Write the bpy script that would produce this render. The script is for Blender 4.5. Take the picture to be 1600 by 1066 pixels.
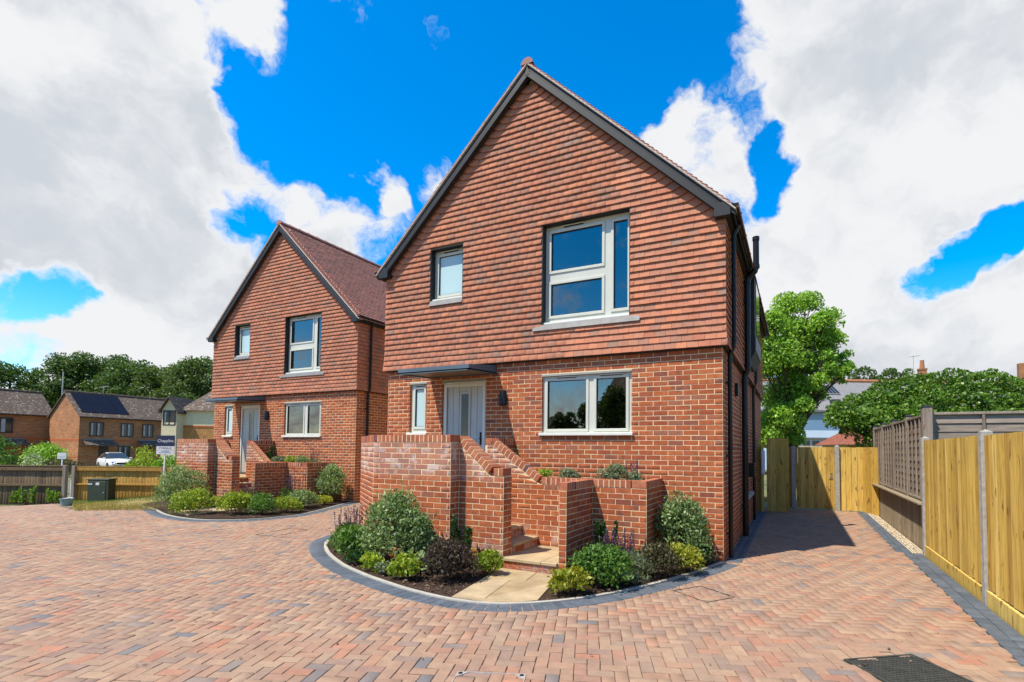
import bpy, math, random
import numpy as np
from mathutils import Matrix, Vector

for o in list(bpy.data.objects): bpy.data.objects.remove(o)
scene = bpy.context.scene
COL = scene.collection
random.seed(7)
RNG = np.random.default_rng(11)

# ------------------------------------------------------------------ camera
F_PX, CX_PX, CY_PX = 793.5, 856.5, 667.0            # focal length and principal point of the 1600 x 1066 photograph
TILT, YAW, ROLL = 0.0443, -0.4554, 0.0096
CAM = np.array([0.952, -7.6536, 1.5734])
_fw = np.array([math.sin(YAW)*math.cos(TILT), math.cos(YAW)*math.cos(TILT), math.sin(TILT)])
_rt = np.array([math.cos(YAW), -math.sin(YAW), 0.0]); _up = np.cross(_rt, _fw)
R2 = _rt*math.cos(ROLL) + _up*math.sin(ROLL); U2 = -_rt*math.sin(ROLL) + _up*math.cos(ROLL)
cd = bpy.data.cameras.new('camera'); cam = bpy.data.objects.new('camera', cd); COL.objects.link(cam)
cd.sensor_width = 36.0; cd.sensor_fit = 'HORIZONTAL'; cd.lens = F_PX/1600*36
cd.shift_x = (800-CX_PX)/1600; cd.shift_y = (CY_PX-533)/1600
cd.clip_start = 0.05; cd.clip_end = 2000
cam.matrix_world = Matrix(((R2[0], U2[0], -_fw[0], CAM[0]), (R2[1], U2[1], -_fw[1], CAM[1]), (R2[2], U2[2], -_fw[2], CAM[2]), (0, 0, 0, 1)))
scene.camera = cam

def ray(u, v): return _fw + R2*(u-CX_PX)/F_PX + U2*(CY_PX-v)/F_PX
def onz(u, v, z=0.0):
    d = ray(u, v); return CAM + d*(z-CAM[2])/d[2]
def atd(u, v, Z): return CAM + ray(u, v)*Z
def project(P):
    d = np.asarray(P, float) - CAM; z = d @ _fw; z = np.where(z < 0.05, 0.05, z)
    return np.stack([CX_PX + F_PX*(d @ R2)/z, CY_PX - F_PX*(d @ U2)/z, z], -1)

# ------------------------------------------------------------------ light, sky, exposure
SUN = np.array([-0.31, -0.50, 1.0]); SUN /= np.linalg.norm(SUN)
EL = math.asin(SUN[2]); AZ = math.atan2(SUN[0], SUN[1])
world = bpy.data.worlds.new('World'); scene.world = world; world.use_nodes = True
world.cycles.sampling_method = 'MANUAL'; world.cycles.sample_map_resolution = 256
wn, wl = world.node_tree.nodes, world.node_tree.links
wn.clear()
class NT:
    """small helper to write shader maths"""
    def __init__(s, tree): s.t = tree; s.n = tree.nodes; s.l = tree.links
    def node(s, typ, **kw):
        n = s.n.new(typ)
        for k, v in kw.items(): setattr(n, k, v)
        return n
    def inp(s, sock, v):
        if isinstance(v, (int, float)):
            if sock.type == 'RGBA': sock.default_value = (v, v, v, 1)
            elif sock.type == 'VECTOR': sock.default_value = (v, v, v)
            else: sock.default_value = v
        elif isinstance(v, (tuple, list)):
            if sock.type == 'RGBA': sock.default_value = tuple(v)+(1,) if len(v) == 3 else tuple(v)
            else: sock.default_value = tuple(v)
        else: s.l.new(v, sock)
    def math(s, op, a, b=0.0, c=0.0, clamp=False):
        n = s.node('ShaderNodeMath', operation=op); n.use_clamp = clamp
        s.inp(n.inputs[0], a); s.inp(n.inputs[1], b); s.inp(n.inputs[2], c); return n.outputs[0]
    def vmath(s, op, a, b=(0, 0, 0), out=0):
        n = s.node('ShaderNodeVectorMath', operation=op); s.inp(n.inputs[0], a); s.inp(n.inputs[1], b)
        return n.outputs['Value'] if op in ('DOT_PRODUCT', 'LENGTH') else n.outputs[0]
    def smooth(s, x, a, b):
        n = s.node('ShaderNodeMapRange'); n.interpolation_type = 'SMOOTHSTEP'
        s.inp(n.inputs[0], x); n.inputs[1].default_value = a; n.inputs[2].default_value = b
        n.inputs[3].default_value = 0; n.inputs[4].default_value = 1; return n.outputs[0]
    def mix(s, fac, a, b, blend='MIX'):
        n = s.node('ShaderNodeMix'); n.data_type = 'RGBA'; n.blend_type = blend
        s.inp(n.inputs[0], fac); s.inp(n.inputs[6], a); s.inp(n.inputs[7], b); return n.outputs[2]
    def noise(s, vec, scale, detail=4, rough=0.55, dist=0.0, dim='3D'):
        n = s.node('ShaderNodeTexNoise'); n.noise_dimensions = dim
        if vec is not None: s.l.new(vec, n.inputs['Vector'])
        n.inputs['Scale'].default_value = scale; n.inputs['Detail'].default_value = detail
        n.inputs['Roughness'].default_value = rough; n.inputs['Distortion'].default_value = dist
        return n.outputs['Fac']
    def ramp(s, fac, stops, interp='LINEAR'):
        n = s.node('ShaderNodeValToRGB'); n.color_ramp.interpolation = interp
        e = n.color_ramp.elements
        while len(e) > 1: e.remove(e[-1])
        e[0].position = stops[0][0]; e[0].color = tuple(stops[0][1])+(1,)
        for p, c in stops[1:]:
            k = e.new(p); k.color = tuple(c)+(1,)
        s.l.new(fac, n.inputs[0]); return n.outputs[0]
W = NT(world.node_tree)
sky = W.node('ShaderNodeTexSky', sky_type='NISHITA'); sky.sun_disc = False
sky.sun_elevation = EL; sky.sun_rotation = AZ; sky.altitude = 60; sky.air_density = 1.0; sky.dust_density = 0.25; sky.ozone_density = 3.0
hs = W.node('ShaderNodeHueSaturation'); hs.inputs['Saturation'].default_value = 1.55; hs.inputs['Value'].default_value = 3.1
wl.new(sky.outputs[0], hs.inputs['Color'])
tc = W.node('ShaderNodeTexCoord'); dirv = W.vmath('NORMALIZE', tc.outputs['Generated'])
# cloud field: billowing noise gathered into the cloud masses that stand over the two ends of the street
wob = W.node('ShaderNodeTexNoise'); wl.new(dirv, wob.inputs['Vector']); wob.inputs['Scale'].default_value = 4.5; wob.inputs['Detail'].default_value = 5; wob.inputs['Roughness'].default_value = 0.6
off = W.vmath('SCALE', W.vmath('SUBTRACT', wob.outputs['Color'], (0.5, 0.5, 0.5))); off.node.inputs['Scale'].default_value = 0.21
wdir = W.vmath('ADD', dirv, off)
sc = W.vmath('MULTIPLY', wdir, (1.0, 1.0, 1.35))
f1 = W.noise(sc, 3.0, 7, 0.60, 0.0); f2 = W.noise(sc, 9.0, 8, 0.70, 0.0)
sc2 = W.vmath('ADD', sc, tuple(SUN*0.08 + np.array([0, 0, 0.04])))
g1 = W.noise(sc2, 4.2, 5, 0.55); h1 = W.noise(sc, 4.2, 5, 0.55); big = W.noise(sc, 1.7, 2, 0.5)
nd = W.vmath('NORMALIZE', wdir)
blobs = [  # pixel u, v, radius, weight
 (-150, 140, 300, .55), (70, 120, 240, .52), (150, 320, 210, .55), (235, 440, 110, .40), (270, 30, 160, .40), (390, 10, 50, .25), (350, 235, 70, .32),
 (310, 490, 85, .45), (130, 520, 90, .22), (270, 565, 110, .30), (440, 285, 46, .48), (480, 340, 50, .44), (690, 255, 46, .60), (640, 305, 62, .50), (425, 400, 60, .34), (580, 288, 30, .62), (545, 350, 60, .36), (560, 5, 36, .60), (672, 58, 24, .66), (510, 240, 30, .5), (330, 95, 26, .4), (815, 42, 22, .55), (900, 15, 20, .5), (400, 40, 30, .4), (960, 140, 24, .45),
 (1340, 110, 170, .52), (1560, 190, 260, .56), (1240, 60, 80, .34), (1420, 320, 200, .48), (1100, 235, 70, .50), (1080, 175, 26, .36), (1260, 440, 110, .45), (1020, 220, 50, .3),
 (1500, 525, 110, .50), (1640, 480, 120, .40), (1370, 530, 90, .30), (1750, 300, 300, .45), (-320, 420, 300, .35),
 (620, 130, 230, -.38), (950, 40, 150, -.50), (780, 60, 210, -.48), (460, 190, 120, -.42), (420, 110, 80, -.26), (320, 330, 46, -.34), (370, 350, 52, -.36), (430, 345, 40, -.2), (-20, 450, 40, -.45), (30, 458, 44, -.62), (80, 466, 42, -.60), (130, 474, 36, -.5), (40, 540, 50, -.5),
 (1180, 195, 40, -.46), (1215, 235, 42, -.50), (1212, 285, 42, -.54), (1185, 300, 26, -.3), (1350, 468, 36, -.5), (1405, 446, 46, -.80), (1465, 420, 50, -.88), (1530, 394, 52, -.90), (1595, 364, 54, -.90), (1660, 330, 50, -.7), (1100, 100, 80, -.44), (1040, 130, 60, -.3), (1170, 60, 40, -.2), (1000, 170, 40, -.2)]
acc = None
for (u, v, r, w) in blobs:
    d = ray(u, v); d = d/np.linalg.norm(d); ang = r/F_PX*(d @ _fw)
    b = W.smooth(W.vmath('DOT_PRODUCT', nd, tuple(d)), math.cos(min(ang*1.5, 1.2)), math.cos(ang*0.2))
    acc = W.math('MULTIPLY_ADD', b, w, acc if acc is not None else 0.0)
sepd = W.node('ShaderNodeSeparateXYZ'); wl.new(dirv, sepd.inputs[0])
lowc = W.math('MULTIPLY', W.smooth(sepd.outputs[2], 0.28, 0.06), 0.22)          # the cloud field closes up towards the horizon
dens = W.math('ADD', lowc, W.math('MULTIPLY_ADD', f1, 1.15, W.math('MULTIPLY_ADD', f2, 1.10, -0.565)))
field = W.math('MULTIPLY_ADD', acc, 0.80, dens)
cov = W.smooth(field, 0.54, 0.90)
thick = W.smooth(field, 0.74, 1.12)
lit = W.smooth(W.math('ADD', W.math('SUBTRACT', h1, g1), W.math('MULTIPLY_ADD', big, 0.5, -0.25)), -0.20, 0.16)
shade = W.math('MULTIPLY', thick, W.math('SUBTRACT', 1.0, lit))
CLOUD = W.mix(shade, (10.2, 10.3, 10.5), (7.2, 7.65, 8.3))
skyc = W.mix(cov, hs.outputs[0], CLOUD)
bg = W.node('ShaderNodeBackground'); bg.inputs['Strength'].default_value = 0.062
wl.new(skyc, bg.inputs['Color'])
wo = W.node('ShaderNodeOutputWorld'); wl.new(bg.outputs[0], wo.inputs[0])

sd = bpy.data.lights.new('sun', 'SUN'); sd.energy = 5.0; sd.angle = math.radians(0.53); sd.color = (1.0, 0.925, 0.80)
so = bpy.data.objects.new('sun', sd); COL.objects.link(so)
so.rotation_euler = Vector(SUN).to_track_quat('Z', 'Y').to_euler(); so.location = (-8, -14, 22)
scene.render.engine = 'CYCLES'
vs = scene.view_settings; vs.view_transform = 'Standard'; vs.look = 'None'; vs.exposure = 0.50; vs.gamma = 1.0; vs.use_curve_mapping = False

# ------------------------------------------------------------------ materials
MATS = {}
def rnd01(T):
    """one random number for each piece: per object and per loose island"""
    oi = T.node('ShaderNodeObjectInfo'); g = T.node('ShaderNodeNewGeometry')
    return T.math('FRACT', T.math('MULTIPLY_ADD', oi.outputs['Random'], 7.31, T.math('MULTIPLY', g.outputs['Random Per Island'], 5.77))), g
def new_mat(name):
    m = bpy.data.materials.new(name); m.use_nodes = True; m.node_tree.nodes.clear()
    T = NT(m.node_tree); out = T.node('ShaderNodeOutputMaterial'); p = T.node('ShaderNodeBsdfPrincipled')
    T.l.new(p.outputs[0], out.inputs[0]); MATS[name] = m
    return m, T, p, out
def bump(T, p, h, strength=0.3, dist=0.01):
    b = T.node('ShaderNodeBump'); b.inputs['Strength'].default_value = strength; b.inputs['Distance'].default_value = dist
    T.l.new(h, b.inputs['Height']); T.l.new(b.outputs[0], p.inputs['Normal'])
def varied(name, stops, rough=0.8, nscale=14, namp=0.25, fine=90, bstr=0.25, bdist=0.004, spec=0.3, interp='LINEAR', stain=None):
    """piece-wise colours from a ramp, with blotches and grain in world space"""
    m, T, p, o = new_mat(name)
    r, g = rnd01(T)
    c = T.ramp(r, stops, interp)
    pos = g.outputs['Position']
    n1 = T.noise(pos, nscale, 5, 0.6)
    c = T.mix(1.0, c, T.ramp(n1, [(0.3, (1-namp,)*3), (0.7, (1+namp*0.6,)*3)]), 'MULTIPLY')
    n2 = T.noise(pos, fine, 3, 0.6)
    c = T.mix(1.0, c, T.ramp(n2, [(0.3, (0.86,)*3), (0.7, (1.1,)*3)]), 'MULTIPLY')
    if stain: c = stain(T, c, pos, r)
    T.l.new(c, p.inputs['Base Color']); p.inputs['Roughness'].default_value = rough; p.inputs['Specular IOR Level'].default_value = spec
    bump(T, p, T.math('ADD', n2, T.math('MULTIPLY', n1, 0.6)), bstr, bdist)
    return m
def plain(name, col, rough=0.5, metal=0.0, nscale=6, namp=0.12, spec=0.5, bstr=0.0, coat=0.0):
    m, T, p, o = new_mat(name)
    g = T.node('ShaderNodeNewGeometry'); n1 = T.noise(g.outputs['Position'], nscale, 5, 0.6)
    c = T.mix(1.0, col, T.ramp(n1, [(0.3, (1-namp,)*3), (0.7, (1+namp*0.5,)*3)]), 'MULTIPLY')
    T.l.new(c, p.inputs['Base Color']); p.inputs['Roughness'].default_value = rough; p.inputs['Metallic'].default_value = metal
    p.inputs['Specular IOR Level'].default_value = spec; p.inputs['Coat Weight'].default_value = coat
    if bstr: bump(T, p, T.noise(g.outputs['Position'], nscale*6, 4, 0.6), bstr, 0.004)
    return m
def burn(T, c, pos, r):          # a few bricks carry a dark burnt patch
    n = T.noise(pos, 7.0, 3, 0.5)
    f = T.math('MULTIPLY', T.smooth(n, 0.60, 0.70), 0.65)
    return T.mix(f, c, (0.10, 0.065, 0.05))
BRICKS = [(0.0, (0.350, 0.084, 0.028)), (0.2, (0.412, 0.112, 0.036)), (0.4, (0.303, 0.070, 0.028)), (0.6, (0.443, 0.133, 0.046)), (0.78, (0.373, 0.093, 0.033)), (0.9, (0.327, 0.121, 0.066)), (1.0, (0.233, 0.066, 0.038))]
varied('brick', BRICKS, 0.85, 16, 0.25, 120, 0.35, 0.004, stain=burn)
def salts(T, c, pos, r):         # white salts bloomed over the upper courses of the new garden walls
    c = burn(T, c, pos, r)
    s = T.node('ShaderNodeSeparateXYZ'); T.l.new(pos, s.inputs[0])
    band = T.math('MULTIPLY', T.smooth(s.outputs[2], 1.10, 1.28), T.smooth(s.outputs[2], 1.68, 1.60))
    n = T.noise(pos, 5.0, 5, 0.65, 0.4)
    low = T.math('MULTIPLY', T.smooth(s.outputs[2], 0.55, 0.3), 0.6)
    f = T.math('MULTIPLY', T.smooth(n, 0.42, 0.60), T.math('MAXIMUM', band, low))
    some = T.smooth(T.math('FRACT', T.math('MULTIPLY', r, 9.7)), 0.25, 0.75)
    f = T.math('MULTIPLY', f, T.math('MULTIPLY_ADD', some, 0.75, 0.25))
    haze = T.math('MULTIPLY', band, 0.22)
    f = T.math('MULTIPLY', T.math('MAXIMUM', f, haze), 0.82)
    return T.mix(f, c, (0.56, 0.47, 0.41))
varied('brick_salty', BRICKS, 0.88, 16, 0.28, 120, 0.35, 0.004, stain=salts)
varied('coping_brick', [(0, (0.319, 0.091, 0.042)), (.35, (0.395, 0.129, 0.061)), (.7, (0.441, 0.160, 0.080)), (.9, (0.334, 0.091, 0.046)), (1, (0.167, 0.068, 0.065))], 0.85, 16, 0.25, 120)
plain('mortar', (0.72, 0.545, 0.315), 0.95, nscale=20, namp=0.12, spec=0.15, bstr=0.2)
varied('hung_tile', [(0, (0.389, 0.140, 0.076)), (.25, (0.469, 0.180, 0.097)), (.45, (0.362, 0.158, 0.096)), (.6, (0.514, 0.195, 0.097)), (.75, (0.325, 0.158, 0.102)), (.88, (0.479, 0.171, 0.084)), (1, (0.289, 0.168, 0.115))], 0.8, 3, 0.15, 70, 0.25, 0.003)
varied('roof_tile', [(0, (0.302, 0.138, 0.097)), (.3, (0.391, 0.178, 0.128)), (.6, (0.258, 0.138, 0.107)), (.8, (0.426, 0.182, 0.125)), (1, (0.293, 0.160, 0.128))], 0.85, 5, 0.2, 60)
PAV = [(0, (0.340, 0.208, 0.132)), (.16, (0.300, 0.184, 0.122)), (.30, (0.372, 0.242, 0.150)), (.44, (0.275, 0.180, 0.128)), (.56, (0.352, 0.190, 0.116)), (.68, (0.335, 0.222, 0.142)), (.79, (0.255, 0.172, 0.126)), (.89, (0.385, 0.178, 0.104)), (.955, (0.228, 0.175, 0.143)), (1, (0.160, 0.148, 0.142))]
def dusty(T, c, pos, r):         # kiln sand brushed over the new blocks, and faint traffic marks
    n = T.noise(pos, 0.9, 6, 0.62, 0.3)
    c = T.mix(T.math('MULTIPLY', T.smooth(n, 0.47, 0.74), 0.34), c, (0.40, 0.285, 0.185))
    n = T.noise(T.vmath('MULTIPLY', pos, (0.55, 1.5, 1)), 1.1, 4, 0.6)
    return T.mix(T.math('MULTIPLY', T.smooth(n, 0.52, 0.70), 0.28), c, (0.17, 0.115, 0.088))
varied('paver', PAV, 0.85, 9, 0.16, 110, 0.35, 0.003, stain=dusty)
varied('charcoal_block', [(0, (0.070, 0.085, 0.10)), (.5, (0.105, 0.122, 0.14)), (1, (0.085, 0.10, 0.115))], 0.8, 9, 0.25, 110)
plain('joint_sand', (0.302, 0.216, 0.144), 0.95, nscale=12, namp=0.3, spec=0.1, bstr=0.4)
plain('pale_kerb', (0.400, 0.368, 0.304), 0.9, nscale=14, namp=0.2, bstr=0.2)
varied('sandstone', [(0, (0.390, 0.289, 0.156)), (.5, (0.437, 0.328, 0.191)), (1, (0.359, 0.257, 0.136))], 0.8, 4, 0.25, 60, 0.2, 0.003)
plain('soil', (0.055, 0.035, 0.024), 0.95, nscale=20, namp=0.4, spec=0.1, bstr=0.6)
varied('bark_chip', [(0, (0.075, 0.042, 0.026)), (.4, (0.14, 0.085, 0.055)), (.7, (0.05, 0.03, 0.02)), (1, (0.24, 0.16, 0.11))], 0.9, 30, 0.2, 120)
varied('gravel', [(0, (0.55, 0.46, 0.32)), (.5, (0.66, 0.57, 0.42)), (1, (0.42, 0.34, 0.24))], 0.9, 30, 0.2, 120)
plain('agate_grey', (0.53, 0.53, 0.44), 0.38, nscale=3, namp=0.05)
plain('white_frame', (0.66, 0.65, 0.57), 0.4, nscale=3, namp=0.05)
plain('door_grey', (0.47, 0.46, 0.40), 0.42, nscale=4, namp=0.07)
plain('anthracite', (0.021, 0.022, 0.022), 0.55, nscale=5, namp=0.12, spec=0.3)
plain('slate_metal', (0.085, 0.115, 0.135), 0.4, nscale=3, namp=0.12)
plain('black_plastic', (0.009, 0.009, 0.009), 0.38, nscale=4, namp=0.15, spec=0.3)
plain('lead', (0.190, 0.181, 0.167), 0.6, nscale=8, namp=0.25, bstr=0.15)
plain('steel', (0.60, 0.60, 0.60), 0.3, metal=1.0)
plain('grey_lintel', (0.27, 0.275, 0.26), 0.6, nscale=8)
plain('undercloak', (0.45, 0.40, 0.34), 0.85, nscale=15, namp=0.3)
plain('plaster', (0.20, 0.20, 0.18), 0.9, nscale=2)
plain('frosted', (0.42, 0.57, 0.565), 0.22, nscale=2, namp=0.05)
plain('white_plastic', (0.75, 0.73, 0.69), 0.4)
plain('concrete', (0.36, 0.335, 0.28), 0.9, nscale=18, namp=0.3, bstr=0.3)
plain('cover_iron', (0.045, 0.044, 0.034), 0.65, nscale=14, namp=0.45, bstr=0.2)
plain('galv', (0.50, 0.48, 0.42), 0.5, metal=0.4, nscale=14, namp=0.25)
def glass(name, base, lo):
    m, T, p, o = new_mat(name); T.n.remove(p)
    fr = T.node('ShaderNodeFresnel'); fr.inputs[0].default_value = 1.55
    f = T.math('MULTIPLY_ADD', fr.outputs[0], 2.0, lo, clamp=True)
    tr = T.node('ShaderNodeBsdfTransparent'); tr.inputs[0].default_value = base+(1,)
    gl = T.node('ShaderNodeBsdfGlossy'); gl.inputs['Roughness'].default_value = 0.0; gl.inputs['Color'].default_value = (0.95, 0.90, 0.84, 1)
    g = T.node('ShaderNodeNewGeometry'); bb = T.node('ShaderNodeBump'); bb.inputs['Strength'].default_value = 0.012; bb.inputs['Distance'].default_value = 0.02
    T.l.new(T.noise(g.outputs['Position'], 1.6, 2), bb.inputs['Height']); T.l.new(bb.outputs[0], gl.inputs['Normal'])
    mx = T.node('ShaderNodeMixShader'); T.l.new(f, mx.inputs[0]); T.l.new(tr.outputs[0], mx.inputs[1]); T.l.new(gl.outputs[0], mx.inputs[2])
    T.l.new(mx.outputs[0], o.inputs[0]); return m
glass('glass', (0.50, 0.53, 0.52), 0.06)
plain('dark_glass', (0.022, 0.03, 0.032), 0.06, nscale=2, spec=0.5)
def wood(name, stops, grain=1.0, rough=0.75, knots=True, namp=0.3, axis=(9, 9, 0.7)):
    m, T, p, o = new_mat(name)
    r, g = rnd01(T); pos = g.outputs['Position']
    c = T.ramp(r, stops)
    sv = T.vmath('SCALE', (13.1, 7.7, 3.3)); T.l.new(T.math('MULTIPLY', r, 40), sv.node.inputs['Scale'])
    st = T.vmath('ADD', T.vmath('MULTIPLY', pos, axis), sv)
    n = T.noise(st, 3.2*grain, 5, 0.6, 0.6)
    c = T.mix(1.0, c, T.ramp(n, [(0.28, (1-namp,)*3), (0.5, (1, 1, 1)), (0.72, (1+namp*0.6,)*3)]), 'MULTIPLY')
    if knots:
        kn = T.noise(T.vmath('MULTIPLY', st, (0.8, 0.8, 3.2)), 2.2, 2, 0.4)
        c = T.mix(T.math('MULTIPLY', T.smooth(kn, 0.655, 0.70), 0.75), c, (0.16, 0.07, 0.02))
    T.l.new(c, p.inputs['Base Color']); p.inputs['Roughness'].default_value = rough; p.inputs['Specular IOR Level'].default_value = 0.25
    bump(T, p, n, 0.25, 0.003); return m
wood('new_timber', [(0, (0.456, 0.279, 0.052)), (.3, (0.602, 0.390, 0.082)), (.55, (0.383, 0.219, 0.039)), (.8, (0.638, 0.437, 0.113)), (1, (0.511, 0.307, 0.060))], namp=0.42)
wood('weathered_timber', [(0, (0.205, 0.163, 0.122)), (.5, (0.274, 0.224, 0.175)), (1, (0.167, 0.133, 0.103))], namp=0.35)
wood('weathered_lap', [(0, (0.205, 0.163, 0.122)), (.5, (0.274, 0.224, 0.175)), (1, (0.167, 0.133, 0.103))], namp=0.35, axis=(1.2, 1.2, 14))
wood('old_board', [(0, (0.243, 0.190, 0.118)), (.5, (0.319, 0.255, 0.167)), (1, (0.198, 0.152, 0.095))], namp=0.4)
wood('brown_fence', [(0, (0.121, 0.081, 0.041)), (.5, (0.172, 0.115, 0.060)), (1, (0.098, 0.064, 0.034))], namp=0.45, knots=False)
wood('ochre_fence', [(0, (0.319, 0.179, 0.034)), (.5, (0.395, 0.228, 0.046)), (1, (0.274, 0.148, 0.030))], namp=0.35, knots=False)
plain('bark', (0.10, 0.075, 0.05), 0.95, nscale=14, namp=0.45, spec=0.1, bstr=0.6)
def leaf(name, stops, rough=0.5, trans=0.35, spec=0.35):
    m, T, p, o = new_mat(name)
    r, g = rnd01(T); c = T.ramp(r, stops)
    n = T.noise(g.outputs['Position'], 1.3, 3, 0.5)
    c = T.mix(1.0, c, T.ramp(n, [(0.3, (0.72, 0.76, 0.7)), (0.7, (1.2, 1.16, 1.05))]), 'MULTIPLY')
    T.l.new(c, p.inputs['Base Color']); p.inputs['Roughness'].default_value = rough; p.inputs['Specular IOR Level'].default_value = spec
    tl = T.node('ShaderNodeBsdfTranslucent'); T.l.new(T.mix(1.0, c, (1.25, 1.2, 0.55), 'MULTIPLY'), tl.inputs[0])
    mx = T.node('ShaderNodeMixShader'); mx.inputs[0].default_value = trans
    T.l.new(p.outputs[0], mx.inputs[1]); T.l.new(tl.outputs[0], mx.inputs[2]); T.l.new(mx.outputs[0], o.inputs[0]); return m
leaf('leaf_pittosporum', [(0, (0.105, 0.193, 0.055)), (.4, (0.174, 0.274, 0.087)), (.75, (0.286, 0.373, 0.174)), (1, (0.422, 0.471, 0.274))])
leaf('leaf_green', [(0, (0.056, 0.140, 0.020)), (.5, (0.100, 0.213, 0.032)), (1, (0.173, 0.302, 0.056))])
leaf('leaf_lime', [(0, (0.176, 0.273, 0.020)), (.5, (0.282, 0.381, 0.034)), (1, (0.410, 0.468, 0.058))])
leaf('leaf_yellow', [(0, (0.221, 0.259, 0.019)), (.5, (0.346, 0.365, 0.029)), (1, (0.451, 0.442, 0.058))])
leaf('leaf_purple', [(0, (0.041, 0.027, 0.025)), (.5, (0.078, 0.050, 0.041)), (.85, (0.127, 0.091, 0.069)), (1, (0.182, 0.173, 0.109))])
leaf('leaf_bronze', [(0, (0.046, 0.052, 0.019)), (.5, (0.094, 0.084, 0.038)), (1, (0.160, 0.141, 0.066))])
leaf('leaf_dark', [(0, (0.020, 0.063, 0.014)), (.5, (0.038, 0.101, 0.022)), (1, (0.071, 0.157, 0.041))], rough=0.35, spec=0.5)
leaf('leaf_grey', [(0, (0.120, 0.164, 0.084)), (.5, (0.199, 0.248, 0.144)), (1, (0.308, 0.348, 0.228))])
leaf('leaf_broad', [(0, (0.128, 0.216, 0.056)), (1, (0.208, 0.288, 0.096))], trans=0.2)
leaf('leaf_tree', [(0, (0.128, 0.284, 0.024)), (.5, (0.232, 0.422, 0.041)), (1, (0.378, 0.568, 0.078))])
leaf('leaf_ivy', [(0, (0.053, 0.134, 0.013)), (.5, (0.103, 0.211, 0.022)), (1, (0.184, 0.297, 0.043))], rough=0.4)
leaf('leaf_wood', [(0, (0.039, 0.087, 0.018)), (.5, (0.072, 0.143, 0.028)), (1, (0.128, 0.209, 0.048))])
leaf('leaf_willow', [(0, (0.060, 0.106, 0.024)), (.5, (0.095, 0.154, 0.035)), (1, (0.143, 0.208, 0.054))])
leaf('leaf_white', [(0, (0.12, 0.2, 0.05)), (.5, (0.3, 0.4, 0.2)), (1, (0.6, 0.65, 0.5))])
leaf('petal_purple', [(0, (0.11, 0.05, 0.10)), (.6, (0.17, 0.08, 0.16)), (1, (0.26, 0.16, 0.28))], trans=0.2)
leaf('grass_dry', [(0, (0.32, 0.245, 0.08)), (.5, (0.42, 0.33, 0.12)), (1, (0.22, 0.25, 0.06))])
leaf('grass_green', [(0, (0.10, 0.17, 0.03)), (1, (0.2, 0.26, 0.06))])

# ------------------------------------------------------------------ mesh helpers
def link(o, parent=None):
    COL.objects.link(o)
    if parent is not None: o.parent = parent
    return o
def empty(name, loc=(0, 0, 0), rz=0.0):
    o = bpy.data.objects.new(name, None); o.location = loc; o.rotation_euler = (0, 0, rz); o.empty_display_size = 0.2
    return link(o)
def tag(o, label=None, cat=None, group=None, kind=None):
    if label: o['label'] = label
    if cat: o['category'] = cat
    if group: o['group'] = group
    if kind: o['kind'] = kind
    return o
def mesh_obj(name, V, Fc, mat, parent=None, smooth=False, mats=None, fm=None):
    me = bpy.data.meshes.new(name); me.from_pydata([tuple(v) for v in V], [], Fc)
    for m in (mats or [mat]): me.materials.append(MATS[m])
    if fm is not None: me.polygons.foreach_set('material_index', fm)
    if smooth: me.polygons.foreach_set('use_smooth', [True]*len(me.polygons))
    me.update(); return link(bpy.data.objects.new(name, me), parent)
def quads_obj(name, V, nq, mat, parent=None, idx=None):
    """fast mesh of quads: V (n,3) array, idx (m,4) array"""
    me = bpy.data.meshes.new(name); V = np.ascontiguousarray(V, dtype=np.float32); idx = np.ascontiguousarray(idx, dtype=np.int32)
    me.vertices.add(len(V)); me.vertices.foreach_set('co', V.ravel())
    me.loops.add(idx.size); me.loops.foreach_set('vertex_index', idx.ravel())
    me.polygons.add(len(idx)); me.polygons.foreach_set('loop_start', np.arange(0, idx.size, 4, dtype=np.int32))
    me.update(calc_edges=True); me.validate()
    me.materials.append(MATS[mat]); return link(bpy.data.objects.new(name, me), parent)
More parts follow.
